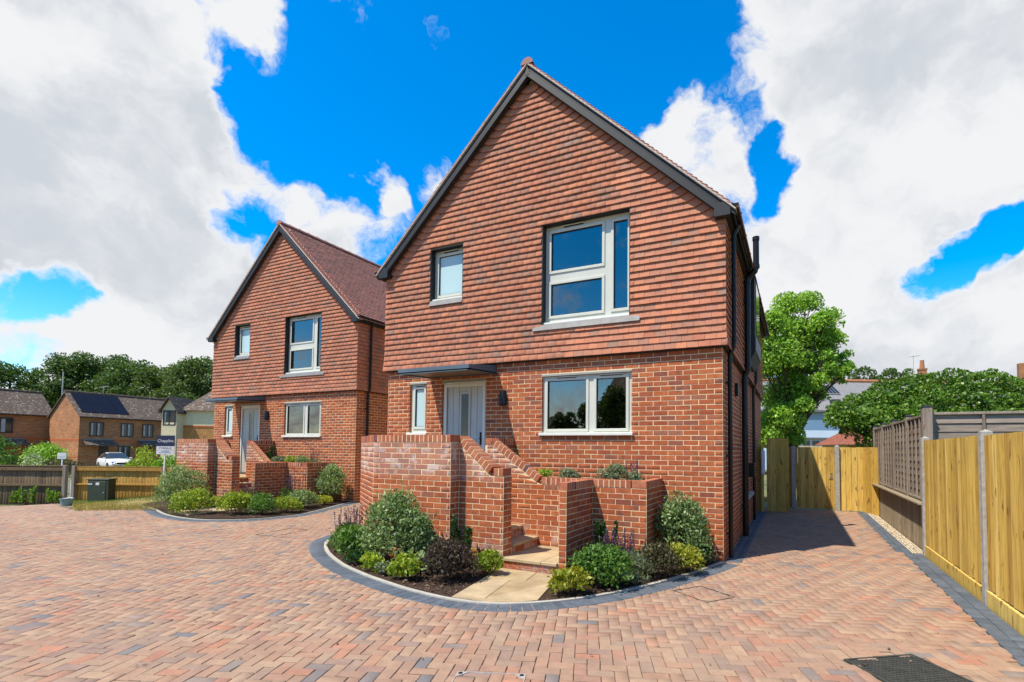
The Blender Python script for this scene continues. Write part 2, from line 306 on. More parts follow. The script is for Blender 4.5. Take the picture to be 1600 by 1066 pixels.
class MB:
    def __init__(s): s.V = []; s.F = []; s.M = []; s.m = 0
    def add(s, V, Fc):
        b = len(s.V); s.V += [tuple(v) for v in V]; s.F += [tuple(i+b for i in f) for f in Fc]; s.M += [s.m]*len(Fc); return s
    def quad(s, a, b, c, d): return s.add([a, b, c, d], [(0, 1, 2, 3)])
    def poly(s, pts): return s.add(pts, [tuple(range(len(pts)))])
    def box(s, x0, x1, y0, y1, z0, z1, bev=0.0):
        if bev <= 0:
            V = [(x, y, z) for z in (z0, z1) for (x, y) in ((x0, y0), (x1, y0), (x1, y1), (x0, y1))]
            return s.add(V, [(3, 2, 1, 0), (4, 5, 6, 7), (0, 1, 5, 4), (1, 2, 6, 5), (2, 3, 7, 6), (3, 0, 4, 7)])
        c = ((x0+x1)/2, (y0+y1)/2, (z0+z1)/2)
        return s.obox(c, (1, 0, 0), (0, 1, 0), (0, 0, 1), (x1-x0)/2, (y1-y0)/2, (z1-z0)/2, bev)
    def obox(s, c, ax, ay, az, hx, hy, hz, bev=0.0):
        c, ax, ay, az = (np.array(q, float) for q in (c, ax, ay, az)); B = bev
        P = lambda x, y, z: c + ax*x + ay*y + az*z
        if B <= 0:
            V = [P(x, y, z) for z in (-hz, hz) for (x, y) in ((-hx, -hy), (hx, -hy), (hx, hy), (-hx, hy))]
            return s.add(V, [(3, 2, 1, 0), (4, 5, 6, 7), (0, 1, 5, 4), (1, 2, 6, 5), (2, 3, 7, 6), (3, 0, 4, 7)])
        V = []; 
        for sx in (-1, 1):
            for sy in (-1, 1):
                for sz in (-1, 1):
                    V += [P(sx*hx, sy*(hy-B), sz*(hz-B)), P(sx*(hx-B), sy*hy, sz*(hz-B)), P(sx*(hx-B), sy*(hy-B), sz*hz)]
        I = lambda sx, sy, sz, k: ((sx > 0)*4+(sy > 0)*2+(sz > 0))*3+k
        Fc = []
        for q in (-1, 1):
            a = [I(q, -1, -1, 0), I(q, 1, -1, 0), I(q, 1, 1, 0), I(q, -1, 1, 0)]; Fc.append(a if q > 0 else a[::-1])
            a = [I(-1, q, -1, 1), I(-1, q, 1, 1), I(1, q, 1, 1), I(1, q, -1, 1)]; Fc.append(a if q > 0 else a[::-1])
            a = [I(-1, -1, q, 2), I(1, -1, q, 2), I(1, 1, q, 2), I(-1, 1, q, 2)]; Fc.append(a if q > 0 else a[::-1])
        for a in (-1, 1):
            for b in (-1, 1):
                e = [I(a, b, -1, 0), I(a, b, 1, 0), I(a, b, 1, 1), I(a, b, -1, 1)]; Fc.append(e if a*b < 0 else e[::-1])
                e = [I(a, -1, b, 0), I(a, 1, b, 0), I(a, 1, b, 2), I(a, -1, b, 2)]; Fc.append(e if a*b > 0 else e[::-1])
                e = [I(-1, a, b, 1), I(1, a, b, 1), I(1, a, b, 2), I(-1, a, b, 2)]; Fc.append(e if a*b < 0 else e[::-1])
                for d in (-1, 1):
                    t = [I(a, b, d, 0), I(a, b, d, 1), I(a, b, d, 2)]; Fc.append(t if a*b*d > 0 else t[::-1])
        return s.add(V, [tuple(f) for f in Fc])
    def tube(s, pts, rad, n=8, cap=True, squash=None):
        pts = [np.array(p, float) for p in pts]; b = len(s.V); k = len(pts)
        rad = rad if isinstance(rad, (list, tuple)) else [rad]*k
        prev = None
        for i, p in enumerate(pts):
            t = (pts[min(i+1, k-1)] - pts[max(i-1, 0)]); t = t/(np.linalg.norm(t)+1e-9)
            if prev is None:
                h = np.array([0, 0, 1.0]) if abs(t[2]) < 0.9 else np.array([1.0, 0, 0]); a = np.cross(t, h)
            else: a = prev - t*(prev @ t)
            a = a/(np.linalg.norm(a)+1e-9); prev = a; c = np.cross(t, a)
            for j in range(n):
                w = 2*math.pi*j/n; s.V.append(tuple(p + rad[i]*(a*math.cos(w) + c*math.sin(w))))
        for i in range(k-1):
            for j in range(n):
                q = (b+i*n+j, b+i*n+(j+1) % n, b+(i+1)*n+(j+1) % n, b+(i+1)*n+j); s.F.append(q); s.M.append(s.m)
        if cap:
            s.F.append(tuple(b+j for j in range(n))[::-1]); s.F.append(tuple(b+(k-1)*n+j for j in range(n))); s.M += [s.m]*2
        return s
    def prism(s, poly, z0, z1):
        """plan polygon (counter-clockwise) pulled up from z0 to z1"""
        n = len(poly); V = [(x, y, z0) for x, y in poly] + [(x, y, z1) for x, y in poly]
        return s.add(V, [tuple(range(n))[::-1], tuple(range(n, 2*n))] + [(i, (i+1) % n, n+(i+1) % n, n+i) for i in range(n)])
    def build(s, name, mat, parent=None, smooth=False):
        if isinstance(mat, (list, tuple)): return mesh_obj(name, s.V, s.F, None, parent, smooth, mats=mat, fm=s.M)
        return mesh_obj(name, s.V, s.F, mat, parent, smooth)

PIECE_F = np.array([(8, 9, 10, 11), (4, 5, 9, 8), (5, 6, 10, 9), (6, 7, 11, 10), (7, 4, 8, 11), (0, 1, 5, 4), (1, 2, 6, 5), (2, 3, 7, 6), (3, 0, 4, 7)], dtype=np.int32)
def piece_verts(C, N, depth, bev):
    """C (n,4,3) outer corners BL BR TR TL of each piece's face, N (n,3) outward: bevelled slabs, 12 verts each"""
    u = C[:, 1]-C[:, 0]; v = C[:, 3]-C[:, 0]
    u = u/(np.linalg.norm(u, axis=1)[:, None]+1e-9); v = v/(np.linalg.norm(v, axis=1)[:, None]+1e-9)
    sg = np.array([(1, 1), (-1, 1), (-1, -1), (1, -1)], float)
    inn = C + bev*(sg[None, :, :1]*u[:, None] + sg[None, :, 1:]*v[:, None])
    return np.concatenate([C - N[:, None]*depth, C - N[:, None]*bev, inn], axis=1)
_pm = {}
def pieces(name, C, N, mat, parent, depth=0.03, bev=0.0025, single=0, origin=(0, 0, 0), ok=None, min_px=55):
    """the pieces of a surface: the `single` ones that show largest become objects, the rest one joined mesh"""
    C = np.asarray(C, float); N = np.asarray(N, float)
    if len(C) == 0: return
    pick = np.zeros(len(C), bool)
    if single:
        Wc = C + np.array(origin)
        P = project(Wc.reshape(-1, 3)).reshape(len(C), 4, 3)
        x, y = P[..., 0], P[..., 1]
        area = np.abs(0.5*((x[:, 0]*y[:, 1]-x[:, 1]*y[:, 0])+(x[:, 1]*y[:, 2]-x[:, 2]*y[:, 1])+(x[:, 2]*y[:, 3]-x[:, 3]*y[:, 2])+(x[:, 3]*y[:, 0]-x[:, 0]*y[:, 3])))
        mid = Wc.mean(1); face = ((CAM-mid)*N).sum(1) > 0
        good = face & (x.min(1) > 0) & (x.max(1) < 1600) & (y.min(1) > 0) & (y.max(1) < 1066) & (P[..., 2].min(1) > 0.3) & (area > min_px)
        if ok is not None: good &= np.array([ok(*m) for m in mid])
        order = np.argsort(-area*good); order = order[:min(single, int(good.sum()))]; pick[order] = True
    for i in np.nonzero(pick)[0]:
        c, n = C[i], N[i]; w = np.linalg.norm(c[1]-c[0]); h = np.linalg.norm(c[3]-c[0])
        u = (c[1]-c[0])/w; v = (c[3]-c[0])/h
        rect = np.linalg.norm(c[2]-c[1]-c[3]+c[0]) < 1e-3
        key = (mat, round(w, 3), round(h, 3), depth, bev) if rect else None
        me = _pm.get(key) if key else None
        mid = c.mean(0); nn = np.cross(u, v); nn /= np.linalg.norm(nn); vv = np.cross(nn, u)
        if me is None:
            B = np.stack([u, vv, nn], 1); L = (c-mid) @ B
            V = piece_verts(L[None], np.array([[0, 0, 1.0]]), depth, bev)[0]
            me = bpy.data.meshes.new(name); me.from_pydata([tuple(q) for q in V], [], [tuple(int(k) for k in f) for f in PIECE_F]); me.materials.append(MATS[mat]); me.update()
            if key: _pm[key] = me
        o = bpy.data.objects.new(name, me)
        o.matrix_local = Matrix(((u[0], vv[0], nn[0], mid[0]), (u[1], vv[1], nn[1], mid[1]), (u[2], vv[2], nn[2], mid[2]), (0, 0, 0, 1)))
        link(o, parent)
    rest = ~pick
    if rest.any():
        V = piece_verts(C[rest], N[rest], depth, bev); k = int(rest.sum())
        idx = (PIECE_F[None] + (np.arange(k)*12)[:, None, None]).reshape(-1, 4)
        o = quads_obj(name, V.reshape(-1, 3), None, mat, parent, idx); tag(o, kind='stuff'); return o

def brick_face(origin, ud, L, z0, z1, n, openings=(), shift=0, top=None, flip=False, bl=0.215, proud=0.0035, cut=None):
    """stretcher-bond bricks on an upright face; openings are (u0,u1,z0,z1) along the face; top(u) is the sloping upper edge"""
    o = np.array(origin, float); ud = np.array(ud, float); n = np.array(n, float); J = 0.0108
    C = []; Nn = []
    for k in range(int(math.floor(z0/0.075)), int(math.ceil(z1/0.075))):
        a, b = k*0.075+0.005, (k+1)*0.075-0.005
        if b > z1+0.001: b = z1
        if a < z0-0.02 or b-a < 0.02: continue
        half = ((k+shift) % 2 == 1); u = -0.1125 if half else 0.0
        segs = []
        while u < L:
            segs.append((max(u, 0)+J/2, min(u+0.225, L)-J/2)); u += 0.225
        out = []
        zc = (a+b)/2
        for s0, s1 in segs:
            cur = [(s0, s1)]
            for (p0, p1, q0, q1) in openings:
                if q0 < zc < q1:
                    nx = []
                    for (e0, e1) in cur:
                        if e1 <= p0 or e0 >= p1: nx.append((e0, e1)); continue
                        if e0 < p0: nx.append((e0, p0-0.002))
                        if e1 > p1: nx.append((p1+0.002, e1))
                    cur = nx
            out += cur
        for (e0, e1) in out:
            if e1-e0 < 0.03: continue
            tl = tr = b
            if top is not None:
                tl, tr = min(b, top(e0)), min(b, top(e1))
                if max(tl, tr) < a+0.012: continue
                if tl < a+0.004:
                    while top(e0) < a+0.006 and e0 < e1-0.02: e0 += 0.008
                    tl = max(min(b, top(e0)), a+0.004)
                if tr < a+0.004:
                    while top(e1) < a+0.006 and e1 > e0+0.02: e1 -= 0.008
                    tr = max(min(b, top(e1)), a+0.004)
                if e1-e0 < 0.03: continue
            j = RNG.uniform(-0.0018, 0.0018, 4); pr = proud + RNG.uniform(-0.0015, 0.0015)
            pts = [(e0+j[0], a+j[1]), (e1+j[2], a+j[1]), (e1+j[2], tr+j[3]), (e0+j[0], tl+j[3])]
            cc = [o + ud*p + np.array([0, 0, 1.0])*q + n*pr for p, q in pts]
            if flip: cc = [cc[1], cc[0], cc[3], cc[2]]
            C.append(cc); Nn.append(n)
    return C, Nn
def wall_cells(mb, x0, x1, z0, z1, opens, y):
    """front wall sheet at depth y with holes"""
    xs = sorted({x0, x1} | {v for o in opens for v in o[:2] if x0 < v < x1}); zs = sorted({z0, z1} | {v for o in opens for v in o[2:] if z0 < v < z1})
    for a, b in zip(xs, xs[1:]):
        for c, d in zip(zs, zs[1:]):
            xm, zm = (a+b)/2, (c+d)/2
            if any(o[0] < xm < o[1] and o[2] < zm < o[3] for o in opens): continue
            mb.quad((a, y, c), (b, y, c), (b, y, d), (a, y, d))

def G(x, y):
    """height of the ground"""
    S = lambda t, a, b: (lambda q: q*q*(3-2*q))(min(max((t-a)/(b-a), 0), 1))
    return 0.10*S(y, 0.2, 2.4)*S(-x, 6.8, 9.5) - 0.04*min(max(0, -x-13.5), 8.0) - 0.012*min(max(0, -x-21.5), 25)

# ------------------------------------------------------------------ foliage helpers
def leaf_quads(P, D, N, ln, wd, fold=0.25):
    """P centres, D leaf directions, N leaf normals, ln lengths, wd widths"""
    D = D/(np.linalg.norm(D, axis=1)[:, None]+1e-9); S = np.cross(N, D); S /= (np.linalg.norm(S, axis=1)[:, None]+1e-9); Nn = np.cross(D, S)
    ln = np.asarray(ln)[:, None]; wd = np.asarray(wd)[:, None]
    a = P - D*ln*0.5; b = P + S*wd*0.5 + Nn*wd*fold - D*ln*0.06; c = P + D*ln*0.5; d = P - S*wd*0.5 + Nn*wd*fold - D*ln*0.06
    return np.stack([a, b, c, d], 1)
def leaves_obj(name, Q, mat, parent):
    V = Q.reshape(-1, 3); idx = np.arange(len(V), dtype=np.int32).reshape(-1, 4)
    return quads_obj(name, V, None, mat, parent, idx)
def unit(n, rng):
    v = rng.normal(size=(n, 3)); return v/np.linalg.norm(v, axis=1)[:, None]
def clump_points(lobes, n, rng, shell=0.35):
    """points and outward normals on the outer skins of overlapping lobes (centre xyz, radius)"""
    L = np.asarray(lobes, float); w = L[:, 3]**2; k = rng.choice(len(L), n, p=w/w.sum())
    d = unit(n, rng); d[:, 2] = np.where(d[:, 2] < -0.55, -d[:, 2], d[:, 2])
    r = L[k, 3]*(1-shell*rng.random(n)**1.6)
    return L[k, :3] + d*r[:, None], d
def mound_lobes(rx, ry, h, n, rng, lr=0.42, z0=0.0):
    d = unit(n, rng); d[:, 2] = np.abs(d[:, 2])
    sz = min(rx, ry, h*0.6)*lr*1.22; n = int(n*1.9)
    d = unit(n, rng); d[:, 2] = np.abs(d[:, 2])**0.8
    P = np.stack([d[:, 0]*(rx-sz*0.7), d[:, 1]*(ry-sz*0.7), z0 + sz*0.8 + d[:, 2]*(h-1.7*sz)], 1)
    R = sz*rng.uniform(0.65, 1.15, n)
    P *= np.array([1, 1, 1.0]); P = np.vstack([P, [[0, 0, z0+h*0.5], [rx*0.2, 0, z0+h*0.4], [-rx*0.2, 0, z0+h*0.35]]]); R = np.append(R, [min(rx, h*.5)*0.72]*3)
    return np.column_stack([P, R])
def face_leaves(P, d, size, rng, asp=0.55, up=0.3):
    n = len(P); D = unit(n, rng)*0.8 + d*0.6 + np.array([0, 0, up]); Nn = d + unit(n, rng)*0.75
    ln = size*rng.uniform(0.65, 1.3, n); return leaf_quads(P, D, Nn, ln, ln*asp)
def shrub(name, base, rx, ry, h, n, size, mat, label, cat='shrub', group=None, asp=0.55, nl=16, lr=0.42, seed=0, up=0.3, twigs=5, sub=None):
    rng = np.random.default_rng(seed+100); t = empty(name, base); tag(t, label, cat, group)
    Lb = mound_lobes(rx, ry, h, nl, rng, lr); P, d = clump_points(Lb, n, rng)
    k = rng.random(n) < 0.16; P[k] += d[k]*(rng.random(k.sum())**2*0.22*max(rx, h*0.6))[:, None]      # loose shoots
    P[:, 2] = np.maximum(P[:, 2], 0.012)
    leaves_obj('foliage', face_leaves(P, d, size, rng, asp, up), mat, t)
    m = MB()
    for i in range(twigs):
        a = rng.uniform(0, 6.28); q = Lb[rng.integers(len(Lb))]
        m.tube([(math.cos(a)*rx*0.12, math.sin(a)*ry*0.12, -0.03), (q[0]*0.5, q[1]*0.5, h*0.35), (q[0], q[1], q[2])], [0.008, 0.006, 0.003], 5)
    m.build('stem', 'bark', t); return t
def salvia(name, base, r, h, n, mat, label, seed=0, spikes=22, group=None, leafmat='leaf_green', pet='petal_purple', sh=0.5):
    rng = np.random.default_rng(seed+500); t = empty(name, base); tag(t, label, 'flowers', group)
    Lb = mound_lobes(r, r, h*(1-sh*0.75), 9, rng); P, d = clump_points(Lb, n, rng); P[:, 2] = np.maximum(P[:, 2], 0.012)
    leaves_obj('foliage', face_leaves(P, d, 0.055, rng, 0.4, 0.8), leafmat, t)
    m = MB(); Q = []
    for i in range(spikes):
        a = rng.uniform(0, 6.28); q = r*math.sqrt(rng.random())*0.85; x, y = q*math.cos(a), q*math.sin(a)
        top = h*rng.uniform(0.78, 1.05); lean = rng.normal(0, 0.035, 2)
        p0 = np.array([x*0.8, y*0.8, 0.0]); p1 = np.array([x+lean[0], y+lean[1], top])
        m.tube([p0, p1], [0.003, 0.002], 4)
        k = 34; f = rng.uniform(0.55, 1.0, k); C = p0 + (p1-p0)*f[:, None]; dd = unit(k, rng); dd[:, 2] = np.abs(dd[:, 2])*0.6
        Q.append(leaf_quads(C + dd*0.008, dd, unit(k, rng), np.full(k, 0.024), np.full(k, 0.015)))
    m.build('stem', 'leaf_bronze', t); leaves_obj('flower_spike', np.concatenate(Q), pet, t); return t
def upright(name, base, r, h, stems, mat, label, seed=0, size=0.035, cat='shrub', group=None, per=170):
    rng = np.random.default_rng(seed+900); t = empty(name, base); tag(t, label, cat, group); m = MB(); Q = []
    for i in range(stems):
        a = rng.uniform(0, 6.28); q = r*math.sqrt(rng.random())*0.8; x, y = q*math.cos(a), q*math.sin(a); top = h*rng.uniform(0.5, 1.0)
        m.tube([(x*0.7, y*0.7, -0.02), (x, y, top)], [0.006, 0.003], 5)
        f = rng.random(per)**0.8; ang = rng.uniform(0, 6.28, per); rr = 0.036*(1.08-f*0.6)
        C = np.stack([x*(0.7+0.3*f) + rr*np.cos(ang), y*(0.7+0.3*f) + rr*np.sin(ang), 0.02 + f*top], 1)
        D = np.stack([np.cos(ang)*0.7, np.sin(ang)*0.7, np.full(per, 0.8)], 1) + rng.normal(0, 0.25, (per, 3))
        Q.append(leaf_quads(C, D, np.stack([np.cos(ang), np.sin(ang), np.full(per, 0.4)], 1), size*rng.uniform(0.8, 1.2, per), size*0.55*np.ones(per)))
    m.build('stem', 'bark', t); leaves_obj('foliage', np.concatenate(Q), mat, t); return t
def broadleaf(name, base, n, size, label, seed=0, group=None):
    rng = np.random.default_rng(seed+1300); t = empty(name, base); tag(t, label, 'plant', group); st = MB()
    for i in range(n):
        a = 6.28*i/n + rng.uniform(-.3, .3); R = size*rng.uniform(0.35, 0.9); h = size*rng.uniform(0.5, 1.1); s = size*rng.uniform(0.38, 0.55)
        c = np.array([R*math.cos(a), R*math.sin(a), h]); nrm = np.array([math.cos(a)*0.5-0.1, math.sin(a)*0.5-0.35, 0.8]); nrm /= np.linalg.norm(nrm)
        ax = np.cross(nrm, (0, 0, 1)); ax /= np.linalg.norm(ax); ay = np.cross(nrm, ax); m = MB(); K = 14
        ring = [c + s*(ax*math.cos(6.2832*k/K) + ay*math.sin(6.2832*k/K)*1.1) + nrm*0.08*s*math.sin(6.28*k/K*3) for k in range(K)]
        m.add([c - nrm*0.22*s] + ring, [(0, 1+k, 1+(k+1) % K) for k in range(K)]); m.build('leaf', 'leaf_broad', t, smooth=True)
        st.tube([(0, 0, -0.01), c*0.6, c - nrm*0.22*s], 0.004, 5)
    st.build('stem', 'leaf_green', t); return t
def tree(name, base, height, lobes, n, size, mat, label, trunk_r=0.25, seed=0, cat='tree', group=None, asp=0.6, shell=0.45, limbs=14):
    """lobes are in local metres (x, y, z, r); trunk and limbs reach into them"""
    rng = np.random.default_rng(seed+2000); t = empty(name, base); tag(t, label, cat, group)
    L = np.asarray(lobes, float); P, d = clump_points(L, n, rng, shell)
    leaves_obj('crown', face_leaves(P, d, size, rng, asp, 0.0), mat, t)
    m = MB(); ft = height*0.45
    m.tube([(0, 0, -0.3), (0.05, 0.02, ft*0.5), (0.0, 0.1, ft), (0.1, 0, height*0.8)], [trunk_r*1.2, trunk_r, trunk_r*0.8, trunk_r*0.25], 9)
    m.build('trunk', 'bark', t, smooth=True); m = MB()
    for q in L[rng.permutation(len(L))[:limbs]]:
        z = min(max(q[2]*0.45, height*0.15), height*0.6)
        m.tube([(0, 0, z), (q[0]*0.5, q[1]*0.5, z+(q[2]-z)*0.6), (q[0], q[1], q[2])], [trunk_r*0.4, trunk_r*0.22, trunk_r*0.06], 6)
        for j in range(4):
            e = q[:3] + unit(1, rng)[0]*q[3]*0.9; m.tube([(q[0]*0.8, q[1]*0.8, z+(q[2]-z)*0.85), e], [trunk_r*0.09, trunk_r*0.02], 4)
    m.build('limbs', 'bark', t); return t

# ------------------------------------------------------------------ the two new houses
WID, DEP, EAVE, APX, PITCH = 6.35, 8.6, 5.0, 8.30, 0.961
MIDX = -WID/2
W_GF = (-2.925, -1.352, 1.80, 2.82); W_WC = (-5.80, -5.38, 1.815, 2.82); DOOR = (-5.015, -4.04, 0.70, 2.825)
W_UL = (-5.30, -4.548, 4.37, 5.365); W_UR = (-2.91, -1.365, 3.68, 5.40)
OPENS = [W_GF, W_WC, DOOR, W_UL, W_UR]
def frame_window(parent, op, y, panes, mat_frame='agate_grey', frost=False, vents=(), sill=0.05, sill_over=0.03, fw=0.048, name='window', head=0.0):
    """a window set back in its opening: frame with raised sashes, panes, sill and trickle vents; panes are fractions"""
    x0, x1, z0, z1 = op; w, h = x1-x0, z1-z0; m = MB(); zb = z0+sill
    holes = [(x0+w*a, x0+w*b, zb+(z1-zb)*c, zb+(z1-zb)*d) for a, b, c, d in panes]
    wall_cells(m, x0+0.003, x1-0.003, zb, z1-0.003-head, holes, y)
    for a, b, c, d in holes:
        m.quad((a, y, c), (a, y+0.05, c), (a, y+0.05, d), (a, y, d)); m.quad((b, y, d), (b, y+0.05, d), (b, y+0.05, c), (b, y, c))
        m.quad((a, y, c), (b, y, c), (b, y+0.05, c), (a, y+0.05, c)); m.quad((a, y+0.05, d), (b, y+0.05, d), (b, y, d), (a, y, d))
        s = fw                                                     # raised sash round each pane
        for bx in ((a-s, b+s, c-s, c), (a-s, b+s, d, d+s), (a-s, a, c, d), (b, b+s, c, d)):
            m.box(bx[0], bx[1], y-0.016, y+0.001, bx[2], bx[3], 0.004)
    f = m.build(name, mat_frame, parent)
    for a, b, c, d in holes:
        g = MB().box(a-0.004, b+0.004, y+0.018, y+0.036, c-0.004, d+0.004).build('pane', 'frosted' if frost else 'glass', f)
        r = MB()                                                    # dark gasket
        for bx in ((a, b, c, c+0.007), (a, b, d-0.007, d), (a, a+0.007, c, d), (b-0.007, b, c, d)): r.box(bx[0], bx[1], y-0.004, y+0.017, bx[2], bx[3])
        r.build('gasket', 'black_plastic', f)
    MB().box(x0-sill_over, x1+sill_over, y-0.10, y+0.05, z0, z0+sill-0.001, 0.006).build('sill', 'white_frame', f)
    for a, b in vents:
        v = MB(); zz = z1-0.035-head; v.box(x0+w*a, x0+w*b, y-0.03, y-0.001, zz-0.013, zz+0.009, 0.004); v.build('vent', mat_frame, f)
        MB().box(x0+w*a+0.01, x0+w*b-0.01, y-0.029, y-0.003, zz-0.024, zz-0.0135).build('vent', 'black_plastic', f)
    return f
def house(root_loc, label, single, hidden):
    root = empty('detached_house', root_loc); tag(root, label, 'house', 'new brick and tile houses')
    # --- walls
    m = MB(); P = 0.0
    wall_cells(m, -WID, 0, -0.7, EAVE, OPENS, 0.0)
    xa, xb, zt = -5.93, -0.42, 5.45
    wall_cells(m, xa, xb, EAVE, zt, OPENS, 0.0)
    m.poly([(-WID, 0, EAVE), (xa, 0, EAVE), (xa, 0, zt)]); m.poly([(xb, 0, EAVE), (0, 0, EAVE), (xb, 0, zt)])
    m.poly([(xa, 0, zt), (xb, 0, zt), (MIDX, 0, 8.1)])
    m.quad((0, 0, -0.7), (0, DEP, -0.7), (0, DEP, EAVE), (0, 0, EAVE)); m.quad((-WID, DEP, -0.7), (-WID, 0, -0.7), (-WID, 0, EAVE), (-WID, DEP, EAVE))
    m.poly([(0, DEP, -0.7), (-WID, DEP, -0.7), (-WID, DEP, EAVE), (MIDX, DEP, 8.1), (0, DEP, EAVE)])
    for (a, b, c, d) in OPENS:                                      # reveals
        q = 0.16
        m.quad((a, 0, c), (a, 0, d), (a, q, d), (a, q, c)); m.quad((b, 0, d), (b, 0, c), (b, q, c), (b, q, d))
        m.quad((a, 0, d), (b, 0, d), (b, q, d), (a, q, d)); m.quad((a, q, c), (b, q, c), (b, 0, c), (a, 0, c))
    wall = m.build('wall', 'mortar', root)
    gf = [W_GF, W_WC, DOOR]
    C1, N1 = brick_face((0, 0, 0), (-1, 0, 0), WID, -0.6, 3.085, (0, -1, 0), [(-b, -a, c, d) for a, b, c, d in gf], shift=1, flip=True)
    C2, N2 = brick_face((0, 0, 0), (0, 1, 0), DEP, -0.6, 3.085, (1, 0, 0), shift=0)
    pieces('brick', C1+C2, N1+N2, 'brick', wall, single=single, origin=root_loc, ok=hidden)
    rv = MB()                                                       # brick returns inside the openings
    for (a, b, c, d) in gf:
        for k in range(int(c/0.075)+1, int(d/0.075)):
            z = k*0.075+0.005; w = 0.055 if k % 2 else 0.075
            rv.box(a, a+0.004, 0.0, w, z, z+0.065); rv.box(b-0.004, b, 0.0, w, z, z+0.065)
    rv.build('brick_return', 'brick', wall)
    # --- hung tiles
    C, N = [], []
    ga = 0.105; tw = 0.165; z0 = 3.09; k = 0
    def add_tile(pb, pt, q0, q1):                                   # bottom line, top line as functions of u
        C.append([pb(q0), pb(q1), pt(q1), pt(q0)])
    while True:
        zb = z0+k*ga
        if zb > 8.02: break
        fl = {0: 0.062, 1: 0.053, 2: 0.047}.get(k, 0.043)
        hw = (8.10-zb)/PITCH; lim = WID/2+fl+0.02; full = hw > lim+0.1
        half = lim if full else max(hw-0.23, 0.0)
        yb, yt = -(fl+0.036), -(fl+0.001)
        segs = []; u = -half - (tw/2 if k % 2 else 0) if full else -math.floor(half/tw)*tw - (tw/2 if k % 2 else 0) - tw
        while u < half:
            a, b = max(u, -half), min(u+tw, half)
            if b-a > 0.03: segs.append((a, b))
            u += tw
        zc = zb+ga*0.5
        for a, b in segs:
            cur = [(a+MIDX, b+MIDX)]
            for (p0, p1, q0, q1) in (W_UL, W_UR):
                if q0-0.085 < zc < q1:
                    nx = []
                    for e0, e1 in cur:
                        if e1 <= p0 or e0 >= p1: nx.append((e0, e1)); continue
                        if e0 < p0: nx.append((e0, p0-0.001))
                        if e1 > p1: nx.append((p1+0.001, e1))
                    cur = nx
            for e0, e1 in cur:
                if e1-e0 < 0.025: continue
                j = RNG.uniform(-0.002, 0.002, 4); o = RNG.uniform(-0.003, 0.003)
                C.append([(e0+0.001, yb+o, zb+j[0]), (e1-0.001, yb+o+j[2], zb+j[1]), (e1-0.001, yt+o*0.3, zb+ga+0.03), (e0+0.001, yt+o*0.3, zb+ga+0.03)])
        if not full and half > 0.02:                                # tiles turned up to meet the verge
            for s in (-1, 1):
                hn = max((8.10-zb-ga)/PITCH-0.23, 0.0)
                kx, kn = MIDX+s*half, MIDX+s*hn
                px = [0, 0.135, 0.30]; dz = [0, 0.058, 0.145]
                for i in (0, 1):
                    A = (kx+s*px[i], yb, zb+dz[i]); B = (kx+s*px[i+1], yb-0.002*i, zb+dz[i+1])
                    Cc = (kn+s*(px[i+1])-s*0.02, yt, zb+ga+dz[i+1]+0.03); D = (kn+s*px[i]-s*0.015, yt, zb+ga+dz[i]+0.03)
                    C.append([A, B, Cc, D] if s > 0 else [B, A, D, Cc])
        k += 1
    for kk in range(int((4.96-3.09)/ga)+1):                          # right-hand side
        zb = z0+kk*ga; fl = {0: 0.062, 1: 0.053, 2: 0.047}.get(kk, 0.043); u = -(fl+0.02) - (0 if kk % 2 else tw/2)
        while u < DEP:
            a, b = max(u, -(fl+0.02)), min(u+tw, DEP)
            if b-a > 0.03:
                o = RNG.uniform(-0.003, 0.003)
                C.append([(fl+0.036+o, a+0.001, zb), (fl+0.036+o, b-0.001, zb), (fl+0.002, b-0.001, zb+ga+0.03), (fl+0.002, a+0.001, zb+ga+0.03)])
            u += tw
    C = np.array(C, float); Nn = np.cross(C[:, 1]-C[:, 0], C[:, 3]-C[:, 0]); Nn /= np.linalg.norm(Nn, axis=1)[:, None]
    back = MB(); back.box(-WID-0.055, 0.055, -0.055, -0.004, 3.07, 3.088); back.box(0.004, 0.055, -0.003, DEP, 3.07, 3.088)
    th = back.build('tile_hanging', 'anthracite', root)
    pieces('hung_tile', C, Nn, 'hung_tile', th, depth=0.016, bev=0.0018, single=single, origin=root_loc)
    # --- roof
    ca = 1/math.hypot(1, PITCH); sa = PITCH*ca
    m = MB()
    for s in (-1, 1):
        e = 3.36
        top = [(MIDX, -0.165, APX-0.03), (MIDX+s*e, -0.165, APX-0.03-PITCH*e), (MIDX+s*e, DEP+0.165, APX-0.03-PITCH*e), (MIDX, DEP+0.165, APX-0.03)]
        bot = [(x, y, z-0.10) for x, y, z in top]; m.add(top+bot, [(0, 1, 2, 3), (7, 6, 5, 4), (0, 4, 5, 1), (1, 5, 6, 2), (2, 6, 7, 3)])
    roof = m.build('roof', 'anthracite', root)
    C = []; Sl = 3.42/ca; g2 = 0.1
    for s in (-1, 1):
        for kk in range(int(Sl/g2)+1):
            d0 = Sl-kk*g2; d1 = d0-0.155
            if d1 < -0.05: break
            u = -0.20 - (tw/2 if kk % 2 else 0)
            while u < DEP+0.2:
                a, b = max(u, -0.20), min(u+tw, DEP+0.2)
                if b-a > 0.03:
                    o = RNG.uniform(0, 0.005); lo = 0.028+o; hi = 0.006
                    pt = lambda d, h, y: (MIDX+s*(d*ca+h*sa), y, APX-0.03-d*sa+h*ca)
                    if s > 0: C.append([pt(d0, lo, a), pt(d0, lo, b-0.002), pt(max(d1, 0), hi, b-0.002), pt(max(d1, 0), hi, a)])
                    else: C.append([pt(d0, lo, b-0.002), pt(d0, lo, a), pt(max(d1, 0), hi, a), pt(max(d1, 0), hi, b-0.002)])
                u += tw
